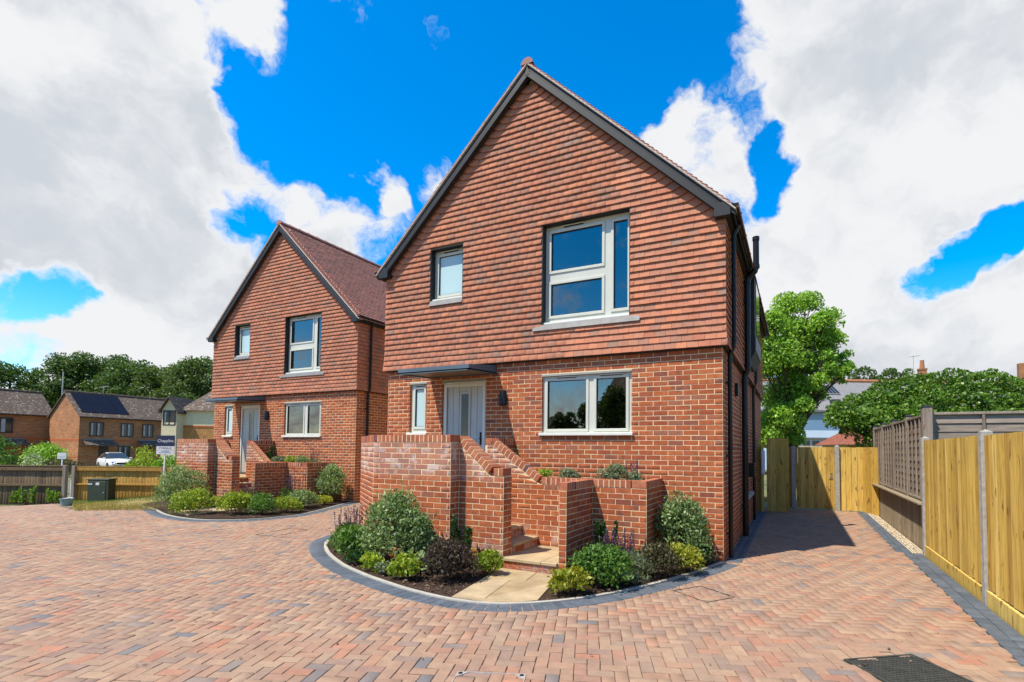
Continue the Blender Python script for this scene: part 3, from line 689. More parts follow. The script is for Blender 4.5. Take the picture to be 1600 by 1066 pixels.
    C = np.array(C, float); Nn = np.cross(C[:, 1]-C[:, 0], C[:, 3]-C[:, 0]); Nn /= np.linalg.norm(Nn, axis=1)[:, None]
    pieces('roof_tile', C, Nn, 'roof_tile', roof, depth=0.013, bev=0.0015)
    rm = None; L = 0.33; y = -0.21
    while y < DEP+0.1:                                              # half-round ridge tiles
        if rm is None:
            mb = MB(); K = 9
            for yy, rr in ((0, 0.118), (0.04, 0.118), (0.04, 0.108), (L+0.01, 0.104)):
                for j in range(K):
                    w = math.pi*(j/(K-1)); mb.V.append((rr*math.cos(w), yy, rr*math.sin(w)))
            for i in range(3):
                for j in range(K-1): mb.F.append((i*K+j, i*K+j+1, (i+1)*K+j+1, (i+1)*K+j)); mb.M.append(0)
            mb.F.append(tuple(range(K))); mb.M.append(0)
            o = mb.build('ridge_tile', 'roof_tile', roof); rm = o.data
        else: o = link(bpy.data.objects.new('ridge_tile', rm), roof)
        o.location = (MIDX, y, APX-0.065); y += L
    for s in (-1, 1):                                               # verge undercloak, bargeboards
        dirv_ = np.array([s*ca, 0, -sa]); nrm = np.array([s*sa, 0, ca])
        def bar(z_top_apex, hgt, y0, y1, mat, nm, x_end=3.33, par=root, bev=0.004):
            l = x_end/ca; c = np.array([MIDX, (y0+y1)/2, z_top_apex]) + dirv_*l/2 - nrm*hgt/2
            mb = MB().obox(c, dirv_, (0, 1, 0), nrm, l/2, (y1-y0)/2, hgt/2, bev); return mb.build(nm, mat, par)
        bar(APX-0.034, 0.022, -0.207, -0.06, 'undercloak', 'undercloak', 3.40)
        bar(APX-0.068, 0.05, -0.172, -0.10, 'anthracite', 'bargeboard', 3.40)
        bar(8.162, 0.095, -0.187, -0.10, 'anthracite', 'bargeboard', 3.30)
        xa_ = MIDX+s*3.095; xb_ = MIDX+s*3.315
        MB().prism([(min(xa_, xb_), -0.192), (max(xa_, xb_), -0.192), (max(xa_, xb_), 0.02), (min(xa_, xb_), 0.02)], 4.935, 5.13).build('box_end', 'anthracite', root)
        x0, x1 = sorted((MIDX+s*3.17, MIDX+s*3.31))                  # soffit and fascia
        MB().box(x0, x1, 0.022, DEP, 4.945, 4.965).build('soffit', 'anthracite', root)
        x0, x1 = sorted((MIDX+s*3.29, MIDX+s*3.312)); MB().box(x0, x1, 0.0225, DEP, 4.966, 5.12).build('fascia', 'anthracite', root)
        for (ya, yb_) in ((-0.20, 2.72), (4.42, DEP+0.15)) if s > 0 else ((-0.20, DEP+0.15),):
            mb = MB(); K = 9; gx, gz, gr = MIDX+s*3.372, 5.075, 0.058
            for yy in (ya, yb_):
                for rr in (gr, gr-0.005):
                    for j in range(K): w = math.pi+math.pi*j/(K-1); mb.V.append((gx+rr*math.cos(w), yy, gz+rr*math.sin(w)))
            for j in range(K-1): mb.F += [(j, j+1, 2*K+j+1, 2*K+j), (3*K+j, 3*K+j+1, K+j+1, K+j), (j+1, j, K+j, K+j+1), (2*K+j, 2*K+j+1, 3*K+j+1, 3*K+j)]; mb.M += [0]*4
            mb.F += [(0, K, 3*K, 2*K), (K-1, 3*K-1, 4*K-1, 2*K-1), tuple(range(K))]; mb.M += [0]*3
            gt = mb.build('gutter', 'black_plastic', root)
            yy = ya+0.35
            while yy < yb_-0.1:
                MB().tube([(gx+(gr+0.004)*math.cos(math.pi+math.pi*j/8), yy, gz+(gr+0.004)*math.sin(math.pi+math.pi*j/8)) for j in range(9)], 0.008, 5).build('gutter_bracket', 'black_plastic', gt); yy += 0.85
    MB().add([(MIDX-0.06, -0.190, 8.052), (MIDX+0.06, -0.190, 8.052), (MIDX, -0.190, 8.205), (MIDX-0.06, -0.06, 8.052), (MIDX+0.06, -0.06, 8.052), (MIDX, -0.06, 8.205)], [(0, 1, 2), (5, 4, 3), (0, 3, 4, 1), (1, 4, 5, 2), (2, 5, 3, 0)]).build('apex_block', 'anthracite', root)
    # --- windows
    frame_window(root, W_GF, 0.045, [(.062, .505, .065, .90), (.62, .935, .065, .90)], vents=[(.17, .40), (.66, .91)])
    frame_window(root, W_WC, 0.045, [(.27, .77, .125, .885)], frost=True, vents=[(.3, .8)])
    frame_window(root, W_UL, 0.07, [(.145, .90, .095, .875)], frost=True, vents=[(.28, .75)], sill_over=0.012, sill=0.034)
    frame_window(root, W_UR, 0.07, [(.075, .67, .535, .925), (.075, .67, .075, .395), (.80, .95, .075, .925)], vents=[(.22, .46)], sill_over=0.012, sill=0.036)
    for (a, b, c, d) in (W_GF, W_WC, DOOR):
        MB().box(a-0.001, b+0.001, -0.012, 0.12, d-0.018, d+0.012).build('lintel', 'grey_lintel', root)
    for (a, b, c, d), ov in ((W_UL, 0.0), (W_UR, 0.16)):
        MB().add([(a-ov, -0.062, c-0.006), (b+ov, -0.062, c-0.006), (b+ov, -0.094, c-0.105), (a-ov, -0.094, c-0.105), (a-ov, -0.04, c-0.006), (b+ov, -0.04, c-0.006), (b+ov, -0.04, c-0.105), (a-ov, -0.04, c-0.105)],
                 [(3, 2, 1, 0), (0, 1, 5, 4), (2, 3, 7, 6), (1, 2, 6, 5), (3, 0, 4, 7)]).build('lead_apron', 'lead', root)
        mb = MB()                                                   # dark metal reveal trims from tile face to frame
        mb.box(a-0.004, a+0.012, -0.064, 0.069, c, d); mb.box(b-0.012, b+0.004, -0.064, 0.069, c, d); mb.box(a+0.0125, b-0.0125, -0.064, 0.069, d-0.012, d+0.004)
        mb.build('reveal_trim', 'anthracite', root)
    # --- rooms behind the glass
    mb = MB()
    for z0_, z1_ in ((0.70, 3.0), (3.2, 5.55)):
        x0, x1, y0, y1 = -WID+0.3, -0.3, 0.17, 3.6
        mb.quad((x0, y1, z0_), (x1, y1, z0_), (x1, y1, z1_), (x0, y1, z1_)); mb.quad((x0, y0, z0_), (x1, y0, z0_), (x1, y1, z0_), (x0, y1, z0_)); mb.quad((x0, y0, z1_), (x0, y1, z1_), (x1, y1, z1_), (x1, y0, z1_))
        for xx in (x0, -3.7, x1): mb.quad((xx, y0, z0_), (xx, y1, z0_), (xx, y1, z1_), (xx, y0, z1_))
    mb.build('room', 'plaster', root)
    for (a, b, c, d), fy_ in ((W_GF, 0.10), (W_UR, 0.125)):
        mb = MB(); mb.box(a+0.06, a+0.075, fy_, 0.36, c+0.05, d); mb.box(b-0.075, b-0.06, fy_, 0.36, c+0.05, d); mb.box(a+0.076, b-0.076, fy_, 0.40, c+0.03, c+0.06); mb.build('inner_reveal', 'white_plastic', root)
    # --- door
    x0, x1, z0_, z1_ = DOOR; mb = MB(); fy = 0.03
    for bx in ((x0+0.003, x0+0.075, z0_, z1_-0.02), (x1-0.075, x1-0.003, z0_, z1_-0.02), (x0+0.0755, x1-0.0755, z1_-0.105, z1_-0.02)): mb.box(bx[0], bx[1], fy, fy+0.09, bx[2], bx[3], 0.006)
    for bx in ((x0+0.03, x0+0.085, z0_, z1_-0.06), (x1-0.085, x1-0.03, z0_, z1_-0.06), (x0+0.0855, x1-0.0855, z1_-0.115, z1_-0.06)): mb.box(bx[0], bx[1], fy-0.012, fy-0.001, bx[2], bx[3], 0.003)
    mb.build('door_frame', 'white_frame', root)
    a, b = x0+0.09, x1-0.09; mb = MB(); mb.box(a, b, fy+0.03, fy+0.07, z0_+0.01, z1_-0.11); n = 6; pw = (b-a)/n
    gx0, gx1, gz0, gz1 = a+(b-a)*0.405, a+(b-a)*0.60, 1.63, 2.575
    for i in range(n):
        p, q = a+i*pw, a+(i+1)*pw
        if i in (2, 3): mb.box(p+0.001, q-0.001, fy+0.02, fy+0.029, z0_+0.01, gz0-0.05, 0.002); mb.box(p+0.001, q-0.001, fy+0.02, fy+0.029, gz1+0.05, z1_-0.11, 0.002)
        else: mb.box(p+0.0035, q-0.0035, fy+0.02, fy+0.029, z0_+0.01, z1_-0.11, 0.003)
    s = 0.045
    for bx in ((gx0-s, gx1+s, gz0-s, gz0), (gx0-s, gx1+s, gz1, gz1+s), (gx0-s, gx0, gz0, gz1), (gx1, gx1+s, gz0, gz1)): mb.box(bx[0], bx[1], fy+0.008, fy+0.0285, bx[2], bx[3], 0.005)
    leaf_ = mb.build('door', 'door_grey', root)
    MB().box(gx0, gx1, fy+0.02, fy+0.029, gz0, gz1).build('glazing', 'dark_glass', leaf_)
    mb = MB().box(b-0.062, b-0.028, fy+0.002, fy+0.02, 1.64, 1.87, 0.006); mb.build('lock_plate', 'black_plastic', leaf_)
    MB().tube([(b-0.045, fy+0.002, 1.76), (b-0.045, fy-0.045, 1.76), (b-0.155, fy-0.045, 1.758)], 0.008, 8).build('handle', 'steel', leaf_)
    MB().box((gx0+gx1)/2-0.13, (gx0+gx1)/2+0.13, fy+0.006, fy+0.02, 1.42, 1.475, 0.006).build('letter_plate', 'steel', leaf_)
    MB().box(x0+0.01, x1-0.01, -0.03, 0.15, z0_-0.035, z0_+0.0, 0.006).build('threshold', 'steel', root)
    # --- flat canopy over the door
    cx0, cx1, pj = -5.31, -3.815, 0.87
    m = MB(); zr, zf, bf, br = 3.055, 2.945, 2.862, 2.905
    V = [(cx0, -pj, bf), (cx1, -pj, bf), (cx1, -0.008, br), (cx0, -0.008, br), (cx0, -pj, zf), (cx1, -pj, zf), (cx1, -0.008, zr), (cx0, -0.008, zr)]
    m.add(V, [(4, 5, 6, 7), (0, 1, 5, 4), (1, 2, 6, 5), (3, 0, 4, 7)])
    t = 0.07                                                        # open frame below with a lining panel
    for q in ((cx0, cx1, -pj, -pj+t), ): pass
    can = m.build('canopy', 'slate_metal', root)
    MB().add([(cx0+0.02, -pj+0.02, bf+0.012), (cx1-0.02, -pj+0.02, bf+0.012), (cx1-0.02, -0.01, br+0.012), (cx0+0.02, -0.01, br+0.012)], [(3, 2, 1, 0)]).build('lining', 'lining', can)
    mb = MB()
    for yy in (-pj+0.012, -0.03): 
        z = bf if yy < -0.5 else br
        mb.box(cx0, cx1, yy-0.012, yy+0.02, z-0.012, z+0.02)
    for xx in (cx0+0.012, cx1-0.012):
        mb.add([(xx-0.012, -pj, bf-0.01), (xx+0.012, -pj, bf-0.01), (xx+0.012, -0.01, br-0.01), (xx-0.012, -0.01, br-0.01), (xx-0.012, -pj, bf+0.02), (xx+0.012, -pj, bf+0.02), (xx+0.012, -0.01, br+0.02), (xx-0.012, -0.01, br+0.02)], [(3, 2, 1, 0), (0, 1, 5, 4), (1, 2, 6, 5), (3, 0, 4, 7)])
    mb.build('rim', 'slate_metal', can)
    # --- wall lamp
    mb = MB(); lx, lz = -3.665, 2.40; mb.box(lx-0.05, lx+0.05, -0.022, -0.006, lz-0.06, lz+0.12, 0.006)
    K = 10; prof = [(0.030, 0.20), (0.058, 0.185), (0.07, 0.11), (0.078, 0.03), (0.080, -0.05), (0.062, -0.075)]
    for r, h in prof:
        for j in range(K+1): w = math.pi*j/K; mb.V.append((lx-r*math.cos(w), -0.022-r*1.15*math.sin(w), lz+h))
    b0 = len(mb.V)-len(prof)*(K+1)
    for i in range(len(prof)-1):
        for j in range(K): mb.F.append((b0+i*(K+1)+j, b0+i*(K+1)+j+1, b0+(i+1)*(K+1)+j+1, b0+(i+1)*(K+1)+j)); mb.M.append(0)
    mb.F.append(tuple(b0+j for j in range(K+1))); mb.F.append(tuple(b0+5*(K+1)+j for j in range(K+1))[::-1]); mb.M += [0, 0]
    mb.build('wall_lamp', 'black_plastic', root)
    # --- pipes and boxes on the right-hand wall
    def pipe(pts, r, nm): return MB().tube(pts, r, 10).build(nm, 'black_plastic', root, smooth=False)
    yp = 0.36
    p = pipe([(0.197, yp, 5.03), (0.197, yp, 4.98), (0.13, yp, 4.86), (0.125, yp, 4.8), (0.125, yp, 3.22), (0.12, yp, 3.15), (0.062, yp, 3.02), (0.060, yp, 2.95), (0.060, yp, -0.02)], 0.034, 'downpipe')
    for z in (4.78, 4.0, 3.24, 2.93, 1.6, 0.3): MB().tube([(0.125 if z > 3.2 else 0.06, yp, z-0.02), (0.125 if z > 3.2 else 0.06, yp, z+0.02)], 0.040, 10).build('collar', 'black_plastic', p)
    for z in (2.6, 1.5, 0.35): MB().box(0.004, 0.05, yp-0.06, yp+0.06, z-0.012, z+0.012).build('bracket', 'black_plastic', p)
    yp = 2.52
    p = pipe([(0.30, yp, 5.62), (0.30, yp, 5.05), (0.28, yp, 4.97), (0.15, yp, 4.84), (0.14, yp, 4.78), (0.14, yp, 3.2), (0.135, yp, 3.12), (0.082, yp, 2.98), (0.082, yp, 2.9), (0.082, yp, -0.02)], 0.056, 'soil_pipe')
    for z, x in ((5.05, .30), (4.78, .14), (3.2, .14), (2.9, .082), (0.55, .082), (5.58, .30)): MB().tube([(x, yp, z-0.035), (x, yp, z+0.035)], 0.063, 12).build('collar', 'black_plastic', p)
    yp = 5.0
    pipe([(0.197, yp, 5.03), (0.197, yp, 4.98), (0.12, yp, 4.86), (0.12, yp, 3.2), (0.06, yp, 3.0), (0.06, yp, -0.02)], 0.034, 'downpipe')
    mb = MB()                                                       # projecting window box on the side wall
    ya, yb_, xo = 2.95, 4.35, 0.24
    V = [(0.05, ya, 3.32), (xo-0.1, ya, 3.32), (xo, ya, 3.52), (xo, ya, 5.12), (0.05, ya, 5.12)]
    V += [(x, yb_, z) for x, y, z in V]
    mb.add(V, [(0, 1, 2, 3, 4), (9, 8, 7, 6, 5), (1, 0, 5, 6), (2, 1, 6, 7), (3, 2, 7, 8), (4, 3, 8, 9)])
    ob = mb.build('oriel_box', 'anthracite', root)
    MB().box(xo+0.001, xo+0.012, ya+0.25, yb_-0.25, 3.9, 5.0).build('pane', 'dark_glass', ob)
    MB().box(xo+0.001, xo+0.02, ya+0.02, yb_-0.02, 3.54, 3.84).build('panel', 'lead', ob)
    MB().box(0.008, 0.06, 1.55, 1.67, 2.52, 2.74, 0.006).build('vent', 'black_plastic', root)
    MB().box(0.008, 0.15, 3.85, 4.1, 1.03, 1.32, 0.01).build('meter_box', 'black_plastic', root)
    MB().box(0.008, 0.10, 2.78, 4.4, 0.62, 0.70, 0.005).build('sill', 'pale_kerb', root)
    return root
plain('lining', (0.17, 0.12, 0.075), 0.45, nscale=4)
def hiddenA(x, y, z):
    if y > 0.02: return z > -0.02 and y < 2.4
    if z < 0.02: return False
    if x < -3.5: return z > 1.8
    if -3.5 <= x < -0.85: return z > 1.35
    return z > 0.85 or x > -0.25
HA = house((0, 0, 0), 'nearer red brick house with tile-hung gable filling the middle of the picture', 300, hiddenA)
B0 = (-9.84, 2.457, 0.055)
HB = house(B0, 'further red brick house on the left with its tiled roof slope showing', 0, None)

# ------------------------------------------------------------------ garden walls, planter and steps in front of each house
def garden(off, label_w, label_s, single, ground):
    ox, oy, oz = off; root = empty('garden_wall', off); tag(root, label_w, 'garden wall', 'brick walls round the front steps')
    zg = -0.55
    CB = []
    secs = []
    def sec(poly, z1, faces, mat, top=None, cap=True, zsol=None):
        """plan polygon of a wall with the faces (p0,p1,shift) that show"""
        m = MB()
        if top is None: m.prism(poly, zg, z1)
        else:
            n = len(poly); V = [(x, y, zg) for x, y in poly] + [(x, y, top(x)) for x, y in poly]
            m.add(V, [tuple(range(n))[::-1], tuple(range(n, 2*n))] + [(i, (i+1) % n, n+(i+1) % n, n+i) for i in range(n)])
        w = m.build('wall_section', 'mortar', root); C, N = [], []
        for (p0, p1, sh, zlo) in faces:
            p0, p1 = np.array(p0, float), np.array(p1, float); d = p1-p0; L = np.linalg.norm(d); d = d/L
            n = np.array([d[1], -d[0], 0]); tf = (lambda u, p0=p0, d=d: top(p0[0]+d[0]*u)-0.006) if top else None
            c, nn = brick_face((p0[0], p0[1], 0), (d[0], d[1], 0), L, zlo, z1, n, shift=sh, top=tf); C += c; N += nn
        secs.append((w, C, N, mat)); return w
    def coping(w, p0, p1, z, thick, inward, h=0.1, first=0.0):
        """bricks on edge along the top; p0 to p1 is the outer line in 3D"""
        p0, p1 = np.array(p0, float), np.array(p1, float); L = np.linalg.norm(p1-p0); d = (p1-p0)/L
        inw = np.array(inward, float); up = np.cross(inw, d); up = up if up[2] > 0 else -up
        n = max(1, int(round(L/0.0765))); st = L/n
        for i in range(n):
            c = p0 + d*(i+0.5)*st + inw*(thick/2-0.004) - up*(h/2)
            j = RNG.uniform(-0.0015, 0.0015, 2)
            key = ('cop', round(st, 3), round(thick, 3), h)
            me = _pm.get(key)
            if me is None:
                o = MB().obox((0, 0, 0), (1, 0, 0), (0, 1, 0), (0, 0, 1), st/2-0.006, thick/2+0.004, h/2, 0.0025).build('coping_brick', 'coping_brick', w); _pm[key] = o.data
            else: o = link(bpy.data.objects.new('coping_brick', me), w)
            c = c + up*j[0]
            o.matrix_local = Matrix(((d[0], inw[0], up[0], c[0]), (d[1], inw[1], up[1], c[1]), (d[2], inw[2], up[2], c[2]), (0, 0, 0, 1)))
        # mortar bed below and between the coping bricks
        c = (p0+p1)/2 + inw*(thick/2-0.004) - up*(h/2+0.003)
        MB().obox(c, d, inw, up, L/2-0.010, thick/2+0.0015, h/2-0.0005).build('coping_bed', 'mortar', w)
    ZT, ZL, TH, T1 = 1.76, 1.157, 0.215, 0.1025
    # tall wall: straight front, splayed left end, return to the house
    A, Bq, Cq, D = (-5.82, -0.03), (-5.82, -1.17), (-4.67, -2.03), (-3.27, -2.03)
    s45 = np.array(Cq)-np.array(Bq); s45 = s45/np.linalg.norm(s45); n45 = np.array([-s45[1], s45[0]])   # inward
    b_in = (Bq[0]+TH, Bq[1]+0.107); c_in = (Cq[0]+0.07, Cq[1]+TH)
    w1 = sec([Cq, D, (D[0], D[1]+TH), c_in], ZT-0.105, [(Cq, D, 0, -0.4), (D, (D[0], -1.835), 1, -0.4)], 'brick_salty')
    coping(w1, (Cq[0], Cq[1], ZT), (D[0], D[1], ZT), ZT, TH, (0, 1, 0))
    w2 = sec([Bq, Cq, c_in, b_in], ZT-0.105, [(Bq, Cq, 1, -0.4)], 'brick_salty')
    coping(w2, (Bq[0], Bq[1], ZT), (Cq[0], Cq[1], ZT), ZT, TH, (n45[0], n45[1], 0))
    w3 = sec([A, Bq, b_in, (A[0]+TH, A[1])], ZT-0.105, [(A, Bq, 0, -0.4)], 'brick')
    coping(w3, (A[0], A[1], ZT), (Bq[0], Bq[1], ZT), ZT, TH, (1, 0, 0))
    # low wall beside the steps with raking top
    y0 = -1.83; xr0, xr1 = -3.262, -2.765
    topw = lambda x: 1.63 if x < xr0+0.02 else (1.205 if x > xr1 else 1.63+(1.205-1.63)*(x-xr0-0.02)/(xr1-xr0-0.02))
    P4 = [(-3.285, y0), (xr0+0.02, y0), (xr1, y0), (-2.55, y0), (-2.55, y0+TH), (xr1, y0+TH), (xr0+0.02, y0+TH), (-3.285, y0+TH)]
    w4 = sec(P4, 1.63, [((-3.268, y0), (-2.55, y0), 0, -0.4), ((-2.55, y0), (-2.55, y0+TH), 1, -0.4)], 'brick_salty', top=topw)
    coping(w4, (xr1+0.055, y0, 1.312), (-2.55, y0, 1.312), 0, TH, (0, 1, 0))
    coping(w4, (xr0, y0, 1.755), (xr1+0.045, y0, 1.312+0.01), 0, TH, (0, 1, 0))
    # wall behind the steps, raking down to the planter
    y5 = -0.868; xq0, xq1 = -3.335, -2.51
    topb = lambda x: 1.637 if x < xq0 else (ZL-0.105 if x > xq1 else 1.637+(ZL-0.105-1.637)*(x-xq0)/(xq1-xq0))
    P5 = [(-3.44, y5), (xq0, y5), (xq1, y5), (-1.645, y5), (-1.645, y5+T1), (xq1, y5+T1), (xq0, y5+T1), (-3.44, y5+T1)]
    w5 = sec(P5, 1.637, [((-3.44, y5), (-1.75, y5), 0, 0.1)], 'brick_salty', top=topb)
    coping(w5, (-3.44, y5, 1.742), (xq0+0.005, y5, 1.742), 0, T1, (0, 1, 0))
    coping(w5, (xq0+0.01, y5, 1.742), (xq1+0.02, y5, ZL+0.006), 0, T1, (0, 1, 0))
    coping(w5, (xq1+0.035, y5, ZL), (-1.75, y5, ZL), 0, T1, (0, 1, 0))
    w6 = sec([(-3.44-T1, y5+T1+0.001), (-3.44, y5+T1+0.001), (-3.44, -0.03), (-3.44-T1, -0.03)], ZT-0.13, [((-3.44, y5+T1), (-3.44, -0.03), 0, 0.9)], 'brick')
    coping(w6, (-3.44, y5+T1, 1.742), (-3.44, -0.012, 1.742), 0, T1, (-1, 0, 0))
    # right cheek of the steps and the raised planter
    xr, xl = -1.645, -1.7475
    w7 = sec([(xl, -1.812), (xr, -1.812), (xr, y5+0.001), (xl, y5+0.001)], ZL-0.105, [((xl, -1.812), (xr, -1.812), 0, -0.4), ((xr, -1.812), (xr, -0.905), 1, -0.4)], 'brick')
    coping(w7, (xr, -1.812, ZL), (xr, -0.905, ZL), 0, T1, (-1, 0, 0))
    w8 = sec([(xr, -0.905), (-0.87, -0.905), (-0.87, -0.905+T1), (xr, -0.905+T1)], ZL-0.105, [((xr, -0.905), (-0.87, -0.905), 0, -0.4)], 'brick')
    coping(w8, (xr+0.004, -0.905, ZL), (-1.08, -0.905, ZL), 0, T1, (0, 1, 0))
    MB().box(-1.075, -0.868, -0.909, -0.905+T1, ZL-0.1, ZL, 0.004).build('coping_block', 'coping_brick', w8)
    w9 = sec([(-0.87-T1, -0.905+T1+0.001), (-0.87, -0.905+T1+0.001), (-0.87, -0.012), (-0.87-T1, -0.012)], ZL-0.105, [((-0.87, -0.905), (-0.87, -0.012), 1, -0.4)], 'brick')
    coping(w9, (-0.87, -0.905+T1, ZL), (-0.87, -0.012, ZL), 0, T1, (-1, 0, 0))
    # share the single bricks out over the sections
    for (w, C, N, mat), k in zip(secs, (110, 60, 0, 45, 60, 0, 35, 40, 0)):
        pieces('brick', C, N, mat, w, single=k if single else 0, origin=off, ok=lambda x, y, z: z > 0.25)
    # planter soil
    sl = MB().box(-3.43, -0.98, -0.76, -0.01, 0.3, 1.04).build('planter_soil', 'soil', None); sl.location = off; tag(sl, kind='structure')
    # steps
    st = empty('front_steps', off); tag(st, label_s, 'steps', 'stone front steps')
    xs = [-3.34, -3.07, -2.80, -2.53]; zs = [0.71, 0.57, 0.43, 0.285]
    ya, yb = -1.612, -0.870
    C, N = [], []
    x_prev = -5.55
    for i, (x, z) in enumerate(zip(xs, zs)):
        MB().box(x_prev+(0.0 if i == 0 else 0.001), x+0.022, ya, (-0.012 if i == 0 else yb), z-0.042, z, 0.006).build('tread', 'sandstone', st) if i else MB().box(-5.0, x+0.022, ya, yb, z-0.042, z, 0.006).build('tread', 'sandstone', st)
        MB().box(x-0.28 if i else -5.0, x-0.008, ya, yb, zg, z-0.043).build('riser_core', 'mortar', st)
        zl = zs[i+1] if i < 3 else 0.15
        hh = z-0.045-zl
        for q in range(4):
            w = (yb-ya)/3.5; s0 = ya+(q-(0.5 if i % 2 else 0))*w; a, b = max(s0, ya)+0.005, min(s0+w, yb)-0.005
            if b-a > 0.03: C.append([(x, a, zl+0.006), (x, b, zl+0.006), (x, b, zl+hh-0.004), (x, a, zl+hh-0.004)]); N.append((1, 0, 0))
        x_prev = x
    MB().box(-5.0, -3.45, yb+0.001, -0.012, zg, 0.667).build('riser_core', 'mortar', st)
    MB().box(-5.0, -3.45, yb+0.001, -0.031, 0.668, 0.71, 0.006).build('tread', 'sandstone', st)
    MB().box(-2.546, -1.97, -1.865, yb, 0.108, 0.15, 0.006).build('tread', 'sandstone', st)
    MB().box(-1.966, -1.752, -1.865, yb, 0.108, 0.149, 0.006).build('tread', 'sandstone', st)
    MB().box(-2.546, -1.752, -1.838, yb, zg, 0.107).build('riser_core', 'mortar', st)
    for zz, sft in ((0.035, 0), (-0.03, 1), (-0.1, 0)):
        u = -2.54-(0.11 if sft else 0)
        while u < -1.76:
            a, b = max(u, -2.54)+0.004, min(u+0.225, -1.756)-0.004
            if b-a > 0.03: C.append([(a, -1.843, zz+0.004), (b, -1.843, zz+0.004), (b, -1.843, zz+0.066), (a, -1.843, zz+0.066)]); N.append((0, -1, 0))
            u += 0.225
    pieces('riser_brick', C, N, 'brick_salty', st, depth=0.02, single=60 if single else 0, origin=off, min_px=25)
    return root
garden((0, 0, 0), 'tall splayed brick wall and planter round the steps of the nearer house', 'sandstone steps rising to the door of the nearer house', True, 'dark planting soil in the brick planter under the nearer house window')
garden((B0[0]+0.14, B0[1], 0.0), 'brick wall and planter round the steps of the further left house', 'sandstone steps rising to the door of the further left house', False, 'dark planting soil in the brick planter under the further house window')

# ------------------------------------------------------------------ ground, driveway, beds and paths
def smooth_line(P, step=0.05):
    P = np.array(P, float); out = []
    for i in range(len(P)-1):
        p0, p1, p2, p3 = P[max(i-1, 0)], P[i], P[i+1], P[min(i+2, len(P)-1)]; n = max(2, int(np.linalg.norm(p2-p1)/step))
        for k in range(n):
            t = k/n; out.append(0.5*((2*p1)+(-p0+p2)*t+(2*p0-5*p1+4*p2-p3)*t*t+(-p0+3*p1-3*p2+p3)*t**3))
    out.append(P[-1]); return np.array(out)
def resample(P, step):
    d = np.r_[0, np.cumsum(np.linalg.norm(np.diff(P, axis=0), axis=1))]; n = max(1, int(round(d[-1]/step))); s = np.linspace(0, d[-1], n+1)
    return np.stack([np.interp(s, d, P[:, 0]), np.interp(s, d, P[:, 1])], 1)
def offset(P, r):
    t = np.gradient(P, axis=0); t /= np.linalg.norm(t, axis=1)[:, None]; return P + r*np.stack([t[:, 1], -t[:, 0]], 1)
def inside(poly, X, Y):
    poly = np.asarray(poly); c = np.zeros(len(X), bool); j = len(poly)-1
    for i in range(len(poly)):
        xi, yi = poly[i]; xj, yj = poly[j]
        if yi != yj: c ^= ((yi > Y) != (yj > Y)) & (X < (xj-xi)*(Y-yi)/(yj-yi)+xi)
        j = i
    return c
BED_A = smooth_line([(-6.30, -0.15), (-6.36, -0.9), (-6.16, -1.45), (-5.78, -1.86), (-5.2, -2.28), (-4.49, -2.665), (-3.9, -2.9), (-3.447, -3.042), (-2.9, -3.18), (-2.356, -3.251), (-1.92, -3.21), (-1.6, -3.05), (-1.258, -2.745), (-0.95, -2.33), (-0.69, -1.854), (-0.47, -1.35), (-0.29, -0.879), (-0.15, -0.45), (-0.03, -0.06)])
BED_B = smooth_line([(-15.6, 1.5), (-15.7, 0.6), (-15.1, 0.0), (-14.2, -0.32), (-13.1, -0.63), (-12.0, -0.98), (-11.0, -1.13), (-10.25, -1.02), (-9.65, -0.55), (-9.42, 0.15), (-9.50, 0.95), (-9.68, 1.8), (-9.84, 2.38)])
gm = MB(); gx = sorted(set(list(np.linspace(-24, 6, 31)) + [-400, -200, -100, -70, -50, -40, -32, 10, 20, 50, 120, 400])); gy = sorted(set(list(np.linspace(-12, 12, 17)) + [-400, -150, -60, -25, 20, 40, 80, 150, 400]))
for y in gy:
    for x in gx: gm.V.append((x, y, G(x, y)-0.085))
nx = len(gx)
for j in range(len(gy)-1):
    for i in range(nx-1): gm.F.append((j*nx+i, j*nx+i+1, (j+1)*nx+i+1, (j+1)*nx+i)); gm.M.append(0)
def ground_mat():
    m, T, p, o = new_mat('ground'); g = T.node('ShaderNodeNewGeometry'); pos = g.outputs['Position']
    c = T.ramp(T.noise(pos, 0.25, 6, 0.6), [(0.35, (0.10, 0.105, 0.04)), (0.55, (0.15, 0.15, 0.055)), (0.7, (0.11, 0.09, 0.055))])
    c = T.mix(1.0, c, T.ramp(T.noise(pos, 9, 4), [(0.3, (0.75,)*3), (0.7, (1.15,)*3)]), 'MULTIPLY'); T.l.new(c, p.inputs['Base Color']); p.inputs['Roughness'].default_value = 0.95
    bump(T, p, T.noise(pos, 25, 4), 0.5, 0.03)
ground_mat()
tag(gm.build('ground', 'ground'), kind='structure')
OUT = [(-24, -13), (2.44, -13), (2.44, 2.1), (2.34, 2.1), (2.34, 8.05), (-9.84, 8.05), (-9.84, 2.4), (-13.7, -0.35), (-15.4, -1.28), (-17.2, -0.9), (-19.4, -0.15), (-20.2, -1.4), (-24, -4.5)]
HOLES = [[(-6.35, 0), (0, 0), (0, 8.6), (-6.35, 8.6)], [(-16.2, 2.45), (-9.84, 2.45), (-9.84, 11), (-16.2, 11)],
         list(map(tuple, offset(BED_A, 0.05))) + [(0.0, 0.3), (-6.3, 0.3)], list(map(tuple, offset(BED_B, 0.05))) + [(-9.84, 2.6), (-15.6, 2.6)]]
base = MB(); bx = np.linspace(-24, 2.44, 54); by = np.linspace(-13, 8.05, 43)
for y in by:
    for x in bx: base.V.append((x, y, G(x, y)-0.014))
cxm = (bx[:-1]+bx[1:])/2; cym = (by[:-1]+by[1:])/2
